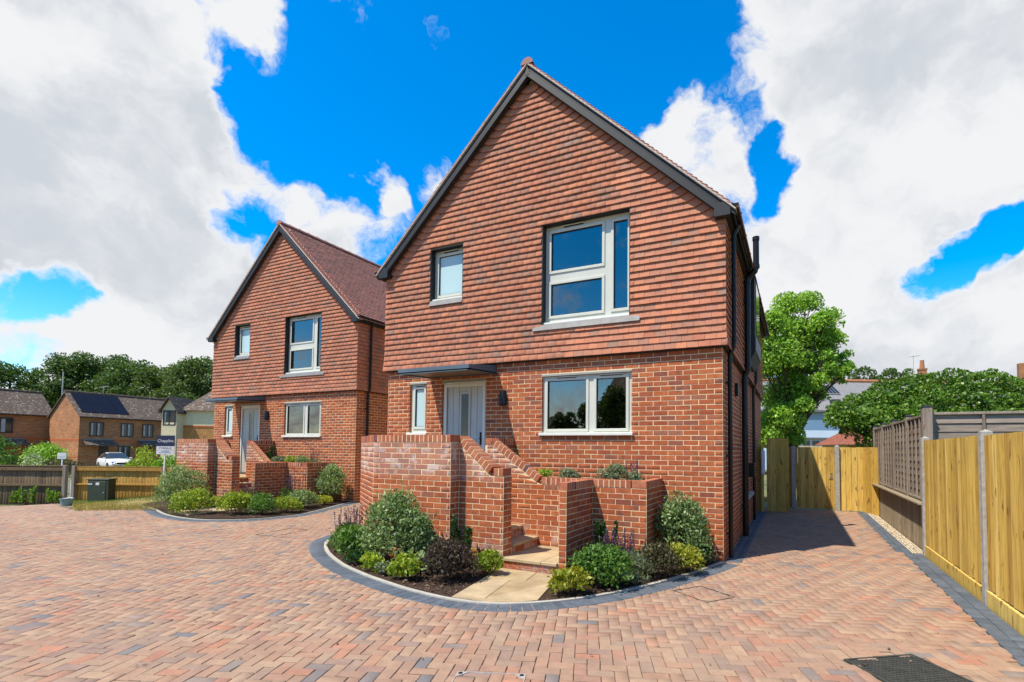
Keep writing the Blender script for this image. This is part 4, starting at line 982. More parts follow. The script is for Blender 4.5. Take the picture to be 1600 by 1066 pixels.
XX, YY = np.meshgrid(cxm, cym); keep = inside(OUT, XX.ravel(), YY.ravel())
for k in np.nonzero(keep)[0]:
    j, i = divmod(int(k), 53); base.F.append((j*54+i, j*54+i+1, (j+1)*54+i+1, (j+1)*54+i)); base.M.append(0)
drive = base.build('driveway', 'joint_sand'); tag(drive, kind='structure')
# herringbone blocks
ang = math.radians(21.5); ux, uy = np.array([math.cos(ang), math.sin(ang)]), np.array([-math.sin(ang), math.cos(ang)]); s = 0.096
ii, jj = np.meshgrid(np.arange(-350, 140), np.arange(-190, 270)); ii = ii.ravel(); jj = jj.ravel(); kk = (ii-jj) % 4
hz = kk == 0; vt = kk == 3
cx_ = np.r_[ii[hz]+1.0, ii[vt]+0.5]*s; cy_ = np.r_[jj[hz]+0.5, jj[vt]+1.0]*s; isv = np.r_[np.zeros(hz.sum(), bool), np.ones(vt.sum(), bool)]
PX = cx_*ux[0]+cy_*uy[0]; PY = cx_*ux[1]+cy_*uy[1]
pr = project(np.stack([PX, PY, np.zeros(len(PX))], 1)); dpt = (np.stack([PX, PY, np.zeros(len(PX))], 1)-CAM) @ _fw
vis = (dpt > 0.9) & (pr[:, 0] > -420) & (pr[:, 0] < 2020) & (pr[:, 1] < 1500)
kp = inside(OUT, PX, PY) & vis
for h in HOLES: kp &= ~inside(h, PX, PY)
COVER = [onz(1318, 1030)[:2], onz(1424, 1022)[:2]]
ce = (COVER[1]-COVER[0]); cw = np.linalg.norm(ce); ce = ce/cw; cn = np.array([ce[1], -ce[0]]); cov_poly = [COVER[0], COVER[1], COVER[1]+cn*0.62, COVER[0]+cn*0.62]
kp &= ~inside(cov_poly, PX, PY)
PX, PY, isv = PX[kp], PY[kp], isv[kp]
GZ = np.array([G(x, y) for x, y in zip(PX, PY)])
n = len(PX); hl, hw_ = s-0.0026, s/2-0.0026
la = np.where(isv[:, None], uy[None], ux[None]); lb = np.where(isv[:, None], -ux[None], uy[None])
jit = RNG.normal(0, 0.012, n); cj, sj = np.cos(jit), np.sin(jit); la, lb = la*cj[:, None]+lb*sj[:, None], lb*cj[:, None]-la*sj[:, None]
ctr = np.stack([PX, PY], 1) + RNG.normal(0, 0.0009, (n, 2)); zt = GZ + RNG.normal(-0.001, 0.0011, n)
tl_ = RNG.normal(0, 0.0011, (n, 2))
C = []
for sa_, sb_ in ((-1, -1), (1, -1), (1, 1), (-1, 1)):
    xy = ctr + la*hl*sa_ + lb*hw_*sb_; C.append(np.column_stack([xy, zt + tl_[:, 0]*sa_ + tl_[:, 1]*sb_]))
C = np.stack(C, 1); Nn = np.tile(np.array([[0, 0, 1.0]]), (n, 1))
pieces('paver', C, Nn, 'paver', drive, depth=0.03, bev=0.0035, single=300)
def block_row(name, line, r0, r1, parent, step=0.104, mat='charcoal_block', single=0, zt=0.004):
    P = resample(line, step); A = offset(P, r0); B = offset(P, r1); C = []
    for i in range(len(P)-1):
        g = 0.0025; a0, a1 = A[i]+(A[i+1]-A[i])*0.03, A[i+1]-(A[i+1]-A[i])*0.03; b0, b1 = B[i]+(B[i+1]-B[i])*0.03, B[i+1]-(B[i+1]-B[i])*0.03
        z = lambda p: G(p[0], p[1])+zt
        C.append([(a0[0], a0[1], z(a0)), (b0[0], b0[1], z(b0)), (b1[0], b1[1], z(b1)), (a1[0], a1[1], z(a1))])
    C = np.array(C); Nn = np.tile(np.array([[0, 0, 1.0]]), (len(C), 1))
    nn = np.cross(C[:, 1]-C[:, 0], C[:, 3]-C[:, 0])
    if nn[0, 2] < 0: C = C[:, [3, 2, 1, 0]]
    pieces(name, C, Nn, mat, parent, depth=0.05, bev=0.004, single=single)
def kerb(line, parent, r0, r1, z0, z1, mat='pale_kerb', name='kerb_strip'):
    A, B = offset(line, r0), offset(line, r1); m = MB(); k = len(line)
    for (p, q) in zip(A, B):
        g = G(p[0], p[1]); m.V += [(p[0], p[1], g+z0), (p[0], p[1], g+z1), (q[0], q[1], g+z1), (q[0], q[1], g+z0)]
    for i in range(k-1):
        a = i*4; m.F += [(a+1, a+5, a+6, a+2), (a, a+4, a+5, a+1), (a+2, a+6, a+7, a+3)]; m.M += [0]*3
    return m.build(name, mat, parent)
kerb(BED_A, drive, 0.0, 0.05, -0.08, 0.016); kerb(BED_B, drive, 0.0, 0.05, -0.08, 0.016)
block_row('edging_block', BED_A, 0.055, 0.26, drive, single=90); block_row('edging_block', BED_B, 0.055, 0.26, drive, single=40)
sideline = np.array([(0.03, 0.02), (0.03, 6.9)]); block_row('edging_block', sideline, 0.0, 0.10, drive, step=0.205); block_row('edging_block', sideline, 0.105, 0.205, drive, step=0.205)
rl = np.array([(2.44, 2.1), (2.44, -6.5)])
for q in range(2): block_row('edging_block', rl, -0.004-q*0.125, -0.124-q*0.125, drive, step=0.205, single=60)
rl = np.array([(2.36, 8.0), (2.36, 2.1)]); block_row('edging_block', rl, 0.0, -0.10, drive, step=0.205, single=20); block_row('edging_block', rl, -0.104, -0.205, drive, step=0.205, single=20)
# beds
for nm, line, back, lab, nchip, seed in (('flower_bed', BED_A, [(0.0, 0.0), (-6.3, 0.0)], 'nearer', 5200, 1), ('flower_bed', BED_B, [(-9.84, 2.45), (-15.6, 2.45)], 'further', 1500, 2)):
    poly = [tuple(p) for p in line] + back
    zb = 0.004 if seed == 1 else 0.03
    o = mesh_obj(nm, [(x, y, G(x, y)+zb-0.0) for x, y in poly], [tuple(range(len(poly)))], 'soil'); tag(o, kind='structure')
    rng = np.random.default_rng(seed); lo, hi = line.min(0), line.max(0); X = rng.uniform(lo[0], hi[0], nchip*2); Y = rng.uniform(lo[1], hi[1]*0+ (0 if seed == 1 else 2.4), nchip*2); k = inside(offset(line, -0.02).tolist()+back, X, Y) & ~inside([(-2.62, -1.6), (-1.62, -1.6), (-1.40, -2.85), (-1.55, -3.3), (-2.36, -3.35)], X, Y) & ~inside([(B0[0]-2.5, B0[1]-1.6), (B0[0]-1.5, B0[1]-1.6), (B0[0]-1.25, B0[1]-3.6), (B0[0]-2.25, B0[1]-3.6)], X, Y); X, Y = X[k][:nchip], Y[k][:nchip]; n = len(X)
    Pp = np.stack([X, Y, np.array([G(a, b) for a, b in zip(X, Y)])+zb+rng.uniform(0.004, 0.022, n)], 1)
    D = unit(n, rng); D[:, 2] *= 0.35; Nn = unit(n, rng)*0.5+np.array([0, 0, 1.0]); ln = rng.uniform(0.02, 0.06, n)
    tag(leaves_obj('bark_mulch', leaf_quads(Pp, D, Nn, ln, ln*0.45, 0.1), 'bark_chip', None), kind='stuff')
# stone path to the steps
pth = empty('stone_path', (0, 0, 0)); tag(pth, kind='structure')
def slab(par, pts, zt, th=0.04):
    C = np.array([[(x, y, zt) for x, y in pts]], float); V = piece_verts(C, np.array([[0, 0, 1.0]]), th, 0.004)[0]
    return mesh_obj('slab', V, [tuple(int(k) for k in f) for f in PIECE_F], 'sandstone', par)
a, b, c, d = np.array([-2.545, -1.87]), np.array([-1.70, -1.87]), np.array([-1.47, -2.93]), np.array([-2.33, -3.225])
lp = lambda p, q, t: p+(q-p)*t
m1, m2 = lp(a, d, 0.42), lp(b, c, 0.30); e1, e2 = lp(m1, m2, 0.62), lp(d, c, 0.40); e3 = lp(a, b, 0.62)
g_ = 0.004
slab(pth, [m1+[0, -g_], e1+[-g_, -g_], e3+[-g_, 0], a][0:4], 0.016); slab(pth, [e1+[g_, -g_], m2+[0, -g_], b, e3+[g_, 0]], 0.017)
slab(pth, [d, e2+[-g_, 0], lp(m1, m2, .40)+[-g_, -3*g_], m1+[0, -3*g_]], 0.016); slab(pth, [e2+[g_, 0], lp(e2, c, .5), c, m2+[0, -3*g_]], 0.017); slab(pth, [e2+[g_, 0.001], m2+[0, -3*g_], lp(m1, m2, .7)+[0, -3*g_], lp(m1, m2, .40)+[g_, -3*g_]], 0.0165)
slab(pth, [(-2.3, -3.22), (-1.9, -3.2), (-1.62, -3.05), (-1.48, -2.92)], 0.0145)
pb = empty('stone_path', (0, 0, 0)); tag(pb, kind='structure')
bx0, by0 = B0[0]+0.14, B0[1]
slab(pb, [(bx0-2.35, by0-3.25), (bx0-1.45, by0-3.45), (bx0-1.7, by0-1.87), (bx0-2.545, by0-1.87)], 0.05)
# gravel strip along the timber retaining wall
rng = np.random.default_rng(5); n = 2600; X = rng.uniform(2.575, 2.735, n); Y = rng.uniform(2.15, 8.0, n)
tag(leaves_obj('gravel', leaf_quads(np.stack([X, Y, rng.uniform(-0.004, 0.012, n)], 1), unit(n, rng)*[1, 1, .3], unit(n, rng)*0.5+[0, 0, 1], np.full(n, 0.024), np.full(n, 0.019), 0.1), 'gravel', None), kind='stuff')
tag(MB().box(2.568, 2.755, 2.12, 8.05, -0.06, -0.004).build('gravel_strip', 'gravel'), kind='structure')
# ------------------------------------------------------------------ covers in the paving
cv = empty('manhole_cover', (COVER[0][0], COVER[0][1], 0)); cv.rotation_euler[2] = math.atan2(ce[1], ce[0]); tag(cv, 'square dark iron access cover with studded top by the right fence', 'cover')
L_, D_ = cw, 0.62
fm_ = MB()
for bxs in ((0, L_, -0.02, 0), (0, L_, -D_, -D_+0.02), (0, 0.02, -D_+0.02, -0.02), (L_-0.02, L_, -D_+0.02, -0.02)): fm_.box(bxs[0], bxs[1], bxs[2], bxs[3], -0.03, 0.003)
fm_.build('frame', 'cover_iron', cv); MB().box(0.024, L_-0.024, -D_+0.024, -0.024, -0.03, -0.002).build('lid', 'cover_iron', cv)
st_ = MB()
for i in range(18):
    for j in range(18):
        x, y = 0.045+i*(L_-0.09)/17, -0.045-j*(D_-0.09)/17; a_ = 0.012 if (i+j) % 2 else 0.006; b_ = 0.018-a_
        st_.box(x-a_, x+a_, y-b_, y+b_, -0.003, 0.002)
tag(st_.build('stud', 'cover_iron', cv), kind='stuff')
for p_, q_, dd, lab, corner in ((onz(715, 1050), onz(822, 1054), -0.485, 'paved inspection cover with pale metal corners and round keyholes', True), (onz(1052, 923), onz(1095, 916), -0.50, 'thin dark framed inspection cover in paving near the curved bed', False), (onz(398, 836), onz(452, 826), -0.45, 'thin dark framed inspection cover in paving between the two houses', False)):
    e = (q_-p_)[:2]; L_ = np.linalg.norm(e); ic = empty('inspection_cover', (p_[0], p_[1], G(p_[0], p_[1]))); ic.rotation_euler[2] = math.atan2(e[1], e[0]); tag(ic, lab, 'cover'); t_ = 0.006
    fr = MB()
    for bxs in ((0, L_, -t_, 0), (0, L_, dd, dd+t_), (0, t_, dd+t_, -t_), (L_-t_, L_, dd+t_, -t_)): fr.box(bxs[0], bxs[1], bxs[2], bxs[3], -0.02, 0.0045)
    fr.build('frame', 'galv' if corner else 'cover_iron', ic)
    if corner:
        for sx, sy in ((0, 0), (1, 0), (0, 1), (1, 1)):
            x = 0.001 if not sx else L_-0.001; y = -0.001 if not sy else dd+0.001; kx = 1 if not sx else -1; ky = -1 if not sy else 1
            tri = [(x, y), (x+kx*0.085, y), (x, y+ky*0.085)]; tri = tri if kx*ky > 0 else tri[::-1]
            cp = MB().prism(tri, -0.01, 0.0052).build('corner_plate', 'galv', ic)
            MB().tube([(x+kx*0.026, y+ky*0.026, 0.0), (x+kx*0.026, y+ky*0.026, 0.0068)], 0.016, 14).build('keyhole', 'black_plastic', cp)

# ------------------------------------------------------------------ fences on the right
def board_mesh(key, w, h, t0, t1, bev=0.0):
    """feather-edged board: x width, y thickness, z height"""
    k = ('bd',)+key
    if k not in _pm:
        V = [(0, 0, 0), (w, 0, 0), (w, t1, 0), (0, t0, 0), (0, 0, h), (w, 0, h), (w, t1, h), (0, t0, h)]
        me = bpy.data.meshes.new('board'); me.from_pydata(V, [], [(3, 2, 1, 0), (4, 5, 6, 7), (0, 1, 5, 4), (1, 2, 6, 5), (2, 3, 7, 6), (3, 0, 4, 7)]); me.update(); _pm[k] = me
    return _pm[k]
def boards(parent, p0, p1, z0, h, mat, w=0.11, rng=None, name='board', facing=1, dz=0.012, tw=0.14):
    """upright boards from p0 to p1 (plan), seen from the side facing*left-normal"""
    p0, p1 = np.array(p0, float), np.array(p1, float); L = np.linalg.norm(p1-p0); d = (p1-p0)/L; n = int(round(L/w)); ww = L/n
    me = board_mesh((round(ww, 3), h, mat, facing), ww*1.06, h, 0.010, 0.019)
    if not me.materials: me.materials.append(MATS[mat])
    for i in range(n):
        o = bpy.data.objects.new(name, me); p = p0 + d*(i*ww + rng.uniform(-0.003, 0.003))
        o.location = (p[0], p[1], z0 + rng.uniform(-dz, dz)*0.5); o.rotation_euler = (0, 0, math.atan2(d[1], d[0]) + tw + rng.uniform(-0.025, 0.025)); link(o, parent)
def post(parent, x, y, z1, w=0.1, mat='concrete', cap=0.03, z0=-0.2, name='post', capmat=None):
    m = MB(); h = w/2; m.box(x-h, x+h, y-h, y+h, z0, z1, 0.006); p = m.build(name, mat, parent)
    m = MB(); e = 0.0 if mat == 'concrete' else 0.012; m.add([(x-h-e, y-h-e, z1), (x+h+e, y-h-e, z1), (x+h+e, y+h+e, z1), (x-h-e, y+h+e, z1), (x, y, z1+cap)], [(0, 1, 4), (1, 2, 4), (2, 3, 4), (3, 0, 4), (3, 2, 1, 0)]); m.build('post_cap', capmat or mat, p); return p
rng = np.random.default_rng(21)
fx = 2.72
fence = empty('closeboard_fence', (0, 0, 0)); tag(fence, 'new golden closeboard timber fence with concrete posts along the right of the drive', 'fence')
for y in (2.06, -0.78, -3.62): post(fence, fx+0.03, y, 1.80, 0.105)
for ya, yb in ((2.0, -0.725), (-0.835, -3.56)):
    boards(fence, (fx+0.005, ya), (fx+0.005, yb), 0.165, 1.60, 'new_timber', 0.112, rng)
    MB().box(fx-0.012, fx+0.02, yb+0.002, ya-0.002, -0.04, 0.15, 0.004).build('gravel_board', 'new_timber', fence)
    for z in (0.4, 1.0, 1.55): MB().box(fx+0.03, fx+0.10, yb, ya, z-0.04, z+0.04).build('arris_rail', 'new_timber', fence)
# lap panels standing on a timber-faced retaining wall
rt_ = empty('retaining_wall', (0, 0, 0)); tag(rt_, 'weathered upright board retaining wall with plank ledge below the lap panels', 'retaining wall')
boards(rt_, (2.775, 8.0), (2.775, 2.12), -0.05, 0.80, 'old_board', 0.14, rng, dz=0.006)
MB().box(2.81, 3.2, 2.13, 8.0, -0.2, 0.745).build('earth_core', 'old_board', rt_)
for ya, yb in ((2.10, 5.06), (5.065, 8.03)): MB().box(2.655, 2.87, ya, yb, 0.752, 0.785, 0.005).build('ledge', 'old_board', rt_)
lp_ = empty('lap_panel_fence', (0, 0, 0)); tag(lp_, 'grey weathered lap panel fence with battens standing above the plank ledge', 'fence')
ys = [2.16, 3.63, 5.10, 6.57, 8.02]
for i, y in enumerate(ys): post(lp_, 2.80, y, 2.245 if i else 2.30, 0.10 if i else 0.13, 'weathered_timber', 0.035, 0.78, capmat='anthracite')
def lap_panel(par, p0, p1, z0, z1, nb, rows, out):
    """horizontal lapped boards with upright battens between two plan points; out is the side the battens show on"""
    p0, p1, out = np.array(p0, float), np.array(p1, float), np.array(out, float); L = np.linalg.norm(p1-p0); d = (p1-p0)/L; D3 = np.array([d[0], d[1], 0]); O3 = np.array([out[0], out[1], 0]); Z3 = np.array([0, 0, 1.0])
    c0 = np.array([p0[0], p0[1], 0])+D3*L/2; h = (z1-z0-0.08)/rows
    key = ('lap', round(L, 2), round(h, 3)); me = _pm.get(key)
    for r in range(rows):
        if me is None:
            o = MB().add([(-L/2, 0.0, 0), (L/2, 0.0, 0), (L/2, -0.012, h*1.18), (-L/2, -0.012, h*1.18), (-L/2, 0.016, 0), (L/2, 0.016, 0), (L/2, -0.004, h*1.18), (-L/2, -0.004, h*1.18)], [(0, 1, 2, 3), (7, 6, 5, 4), (4, 5, 1, 0), (3, 2, 6, 7), (0, 3, 7, 4), (5, 6, 2, 1)]).build('lap_board', 'weathered_lap', par); me = _pm[key] = o.data
        else: o = link(bpy.data.objects.new('lap_board', me), par)
        c = c0 + Z3*(z0+0.04+r*h) + O3*RNG.uniform(-0.003, 0.003)
        o.matrix_local = Matrix(((D3[0], O3[0], 0, c[0]), (D3[1], O3[1], 0, c[1]), (0, 0, 1, c[2]), (0, 0, 0, 1)))
    for k in range(nb+1):
        f = k/nb; w = 0.019; c = np.array([p0[0], p0[1], 0]) + D3*(w+f*(L-2*w)) + Z3*((z0+z1)/2) + O3*0.030
        MB().obox(c, D3, O3, Z3, w, 0.0135, (z1-z0)/2-0.041, 0.003).build('batten', 'weathered_timber', par)
    for z in (z0+0.02, z1-0.02): MB().obox(c0 + Z3*z + O3*0.024, D3, O3, Z3, L/2, 0.024, 0.0195, 0.004).build('rail', 'weathered_timber', par)
for i in range(4): lap_panel(lp_, (2.81, ys[i]+(0.066 if i == 0 else 0.052)), (2.81, ys[i+1]-0.052), 0.80, 2.19, 4, 11, (-1, 0))
rp = empty('lap_panel_fence', (0, 0, 0)); tag(rp, 'weathered lap panels facing the camera above the golden fence at the right edge', 'fence')
post(rp, 4.86, 2.28, 2.25, 0.10, 'weathered_timber', 0.035, -0.1, capmat='anthracite'); post(rp, 6.75, 2.28, 2.25, 0.10, 'weathered_timber', 0.035, -0.1, capmat='anthracite')
lap_panel(rp, (2.88, 2.28), (4.80, 2.28), 0.4, 2.215, 3, 13, (0, -1)); lap_panel(rp, (4.92, 2.28), (6.69, 2.28), 0.4, 2.215, 3, 13, (0, -1))
# gate and short fences across the end of the drive
YG = 8.02
ge = empty('end_fence', (0, 0, 0)); tag(ge, 'golden board fence with concrete posts beside the side gate', 'fence')
post(ge, 0.865, YG, 1.715, 0.11); post(ge, 1.915, YG, 1.73, 0.11)
boards(ge, (0.45, YG+0.03), (0.80, YG+0.03), 0.02, 1.665, 'new_timber', 0.115, rng, tw=-0.12); boards(ge, (1.975, YG+0.02), (2.50, YG+0.02), 0.02, 1.68, 'new_timber', 0.125, rng, tw=-0.12); boards(ge, (2.50, YG+0.01), (2.745, YG-0.66), 0.0, 1.70, 'new_timber', 0.13, rng)
gt_ = empty('side_gate', (0, 0, 0)); tag(gt_, 'golden boarded side gate with steel latch at the end of the drive', 'gate')
boards(gt_, (0.93, YG-0.03), (1.85, YG-0.03), 0.04, 1.66, 'new_timber', 0.102, rng, dz=0.002, tw=-0.12)
for z in (0.3, 0.9, 1.5): MB().box(0.93, 1.85, YG+0.0, YG+0.04, z-0.05, z+0.05).build('ledger', 'new_timber', gt_)
MB().box(1.765, 1.80, YG-0.045, YG-0.031, 0.83, 1.02, 0.004).build('latch_plate', 'steel', gt_); MB().tube([(1.782, YG-0.04, 0.93), (1.782, YG-0.085, 0.93), (1.70, YG-0.085, 0.93)], 0.008, 8).build('handle', 'steel', gt_)
MB().box(0.955, 0.98, YG-0.045, YG-0.031, 1.25, 1.66, 0.003).build('hinge', 'steel', gt_)
tg = empty('tall_fence_panel', (0, 0, 0)); tag(tg, 'taller shaded board panel joining the end fence to the nearer house', 'fence')
boards(tg, (0.235, 6.86), (0.745, 6.86), 0.02, 1.90, 'new_timber', 0.10, rng, dz=0.002, tw=-0.12)
for z in (0.3, 1.0, 1.7): MB().box(0.17, 0.745, 6.89, 6.94, z-0.04, z+0.04).build('arris_rail', 'new_timber', tg)
MB().box(0.10, 0.165, 6.80, 6.95, -0.1, 1.72, 0.005).build('post', 'new_timber', tg); boards(tg, (0.0075, 6.93), (0.098, 6.93), 0.02, 1.88, 'new_timber', 0.09, rng)
mt = empty('meter_cover', (0.12, 6.78, 0)); tag(mt, 'white rounded oblong box fixed to the fence post beside the house', 'box')
MB().box(-0.015, 0.085, -0.075, 0.018, 0.97, 1.60, 0.022).build('case', 'white_plastic', mt)

# ------------------------------------------------------------------ planting
def gp(u, v, dz=0.01):
    p = onz(u, v, 0.0); z = G(p[0], p[1]); p = onz(u, v, z); return (p[0], p[1], G(p[0], p[1])+dz)
def at(x, y, z=None): return (x, y, G(x, y)+0.01 if z is None else z)
# nearer bed, left of the path
salvia('salvia', at(-5.12, -2.02), 0.30, 0.68, 1500, 'leaf_green', 'salvia with upright purple-brown spikes at the left tip of the nearer bed', 1, 30)
shrub('leafy_shrub', at(-4.58, -2.36), 0.36, 0.27, 0.48, 2600, 0.055, 'leaf_green', 'mid green leafy shrub beside the purple spikes in the nearer bed', seed=2)
shrub('pittosporum', at(-3.80, -2.42), 0.55, 0.36, 0.98, 6800, 0.050, 'leaf_pittosporum', 'large pale-edged pittosporum bush against the tall splayed brick wall', seed=3, nl=24, lr=0.40, asp=0.55)
shrub('choisya', at(-3.93, -2.76), 0.17, 0.13, 0.23, 420, 0.062, 'leaf_lime', 'small lime shrub at the foot of the large pittosporum', seed=4, nl=8)
shrub('grey_herb', at(-3.62, -2.86), 0.13, 0.10, 0.16, 420, 0.036, 'leaf_grey', 'tiny grey-green herb between the two lime shrubs in the nearer bed', seed=5, nl=6)
shrub('choisya', at(-3.24, -2.88), 0.22, 0.17, 0.30, 640, 0.064, 'leaf_lime', 'lime shrub left of the dark purple dome in the nearer bed', seed=6, nl=10)
broadleaf('bergenia', at(-3.30, -2.52), 8, 0.23, 'broad round-leaved plant behind the dark purple dome', 7)
shrub('hebe', at(-2.80, -2.68), 0.37, 0.31, 0.47, 4200, 0.042, 'leaf_purple', 'dark purple domed shrub beside the sandstone path', seed=8, nl=22, lr=0.40, asp=0.42)
upright('euonymus', at(-3.03, -2.08), 0.19, 0.72, 9, 'leaf_dark', 'dark upright euonymus in the corner between the tall wall and steps wall', 9, 0.045)
shrub('choisya', at(-2.52, -2.24), 0.21, 0.17, 0.31, 620, 0.064, 'leaf_lime', 'lime shrub against the end of the low steps wall', seed=10, nl=10)
shrub('ground_cover', at(-4.30, -2.62), 0.24, 0.14, 0.20, 700, 0.045, 'leaf_dark', 'low dark ground cover in front of the mid green shrub', seed=22, nl=9)
# nearer bed, right of the path
shrub('choisya', at(-1.28, -2.54), 0.24, 0.19, 0.30, 820, 0.060, 'leaf_yellow', 'yellow-lime shrub at the right edge of the sandstone path', seed=11, nl=11)
shrub('leafy_shrub', at(-1.10, -2.06), 0.36, 0.31, 0.48, 3000, 0.052, 'leaf_green', 'bright green bushy shrub right of the path by the steps cheek wall', seed=12, nl=18)
upright('euonymus', at(-1.36, -1.18), 0.22, 0.66, 10, 'leaf_dark', 'dark upright euonymus in front of the planter wall', 13, 0.045)
salvia('salvia', at(-1.04, -1.42), 0.33, 0.56, 1300, 'leaf_grey', 'purple salvia spikes in front of the planter corner', 14, 40, leafmat='leaf_grey', sh=0.55)
shrub('lavender', at(-0.86, -1.66), 0.28, 0.21, 0.33, 2000, 0.045, 'leaf_grey', 'grey-green feathery shrub below the salvia spikes', seed=15, asp=0.25, up=0.9)
shrub('bronze_shrub', at(-0.62, -1.38), 0.29, 0.24, 0.42, 2200, 0.042, 'leaf_bronze', 'bronze-brown shrub between the salvia and the yellow shrub', seed=16, nl=16)
shrub('golden_shrub', at(-0.395, -0.98), 0.28, 0.23, 0.36, 2300, 0.040, 'leaf_yellow', 'bright yellow-green shrub below the round clipped bush', seed=17, nl=16)
shrub('pittosporum', at(-0.49, -0.44), 0.37, 0.32, 0.98, 5600, 0.048, 'leaf_pittosporum', 'round pale green pittosporum bush against the nearer house wall', seed=18, nl=24, lr=0.46, asp=0.55)
shrub('low_shrub', at(-0.21, -0.48), 0.16, 0.14, 0.28, 900, 0.042, 'leaf_dark', 'low dark green shrub at the right tip of the nearer bed', seed=19, nl=8)
broadleaf('bergenia', at(-0.92, -2.04), 7, 0.18, 'broad round-leaved plant at the front of the right bed', 20)
shrub('thin_herb', at(-0.72, -1.82), 0.22, 0.10, 0.14, 420, 0.05, 'leaf_grey', 'thin straggly grey herb on the bark by the curved kerb', seed=21, nl=6, asp=0.2)
# raised planter of the nearer house
zp = 1.04
upright('euonymus', (-3.17, -0.42, zp), 0.13, 0.55, 6, 'leaf_dark', 'dark upright euonymus behind the raking coping of the nearer planter', 31)
shrub('planter_shrub', (-2.62, -0.45, zp), 0.15, 0.14, 0.24, 850, 0.032, 'leaf_lime', 'small bright green shrub at the left of the nearer planter', seed=32, nl=9)
shrub('planter_shrub', (-2.20, -0.45, zp), 0.20, 0.15, 0.24, 1100, 0.034, 'leaf_grey', 'pale grey-green shrub in the middle of the nearer planter', seed=33, nl=10)
shrub('planter_shrub', (-1.52, -0.42, zp), 0.25, 0.18, 0.34, 1700, 0.034, 'leaf_grey', 'larger grey-green bush at the right of the nearer planter', seed=34, nl=12)
salvia('salvia', (-1.20, -0.40, zp), 0.13, 0.40, 330, 'leaf_grey', 'sparse mauve spikes at the right end of the nearer planter', 35, 7, leafmat='leaf_grey')
# further bed
f = lambda u, v: gp(u, v, 0.03)
def bush(u, v, rx, h, n, size, mat, lab, seed, **kw): return shrub(kw.pop('nm', 'leafy_shrub'), f(u, v), rx*1.18, rx*0.9, h*1.12, int(n*1.3), size, mat, lab, seed=seed, **kw)
bush(283, 797, 0.56, 0.98, 4200, 0.05, 'leaf_pittosporum', 'large pale pittosporum bush below the further tall wall', 41, nm='pittosporum', nl=26, lr=0.36)
bush(305, 804, 0.48, 0.50, 3000, 0.05, 'leaf_lime', 'fresh green mound at the left of the further bed', 42, nl=18)
upright('euonymus', f(331, 786), 0.20, 0.72, 9, 'leaf_dark', 'dark upright euonymus beside the further low steps wall', 43, 0.04)
bush(352, 797, 0.18, 0.24, 600, 0.045, 'leaf_green', 'small green tuft beside the further stone path', 44, nl=8)
bush(367, 806, 0.40, 0.46, 2300, 0.05, 'leaf_lime', 'light green shrub right of the further stone path', 45, nl=16)
bush(409, 806, 0.32, 0.42, 1800, 0.045, 'leaf_green', 'deeper green shrub in the middle of the further bed', 46, nl=14)
bush(445, 803, 0.33, 0.34, 1500, 0.048, 'leaf_lime', 'low lime shrub near the front of the further bed', 47, nl=12)
bush(474, 795, 0.36, 0.42, 1900, 0.045, 'leaf_pittosporum', 'pale leafy shrub right of the low lime shrub in the further bed', 48, nl=14)
shrub('pittosporum', at(-10.13, 1.98), 0.40, 0.36, 1.02, 4600, 0.05, 'leaf_pittosporum', 'round pittosporum bush against the further house wall', seed=49, nl=24, lr=0.46)
bush(506, 789, 0.20, 0.22, 500, 0.05, 'leaf_yellow', 'small yellow-green tuft below the round bush of the further house', 50, nl=7)
salvia('salvia', f(388, 796), 0.32, 0.72, 600, 'leaf_green', 'reddish purple spikes below the further steps', 51, 26)
salvia('salvia', f(456, 789), 0.32, 0.80, 600, 'leaf_green', 'brown-purple spikes in front of the further planter wall', 52, 26)
bo = np.array([B0[0]+0.14, B0[1], zp])
upright('euonymus', tuple(bo+[-3.05, -0.42, 0]), 0.12, 0.62, 7, 'leaf_dark', 'dark upright euonymus behind the raking coping of the further planter', 53)
for i, (x, mat_, lab) in enumerate([(-2.62, 'leaf_grey', 'grey-green shrub at the left of the further planter'), (-2.08, 'leaf_lime', 'lime shrub in the middle of the further planter'), (-1.62, 'leaf_pittosporum', 'pale leafy shrub at the right of the further planter')]):
    shrub('planter_shrub', tuple(bo+[x, -0.45, 0]), 0.24, 0.17, 0.30, 900, 0.04, mat_, lab, seed=60+i, nl=10)
salvia('salvia', tuple(bo+[-1.2, -0.4, 0]), 0.16, 0.40, 300, 'leaf_grey', 'mauve spikes at the right end of the further planter', 64, 8, leafmat='leaf_grey')

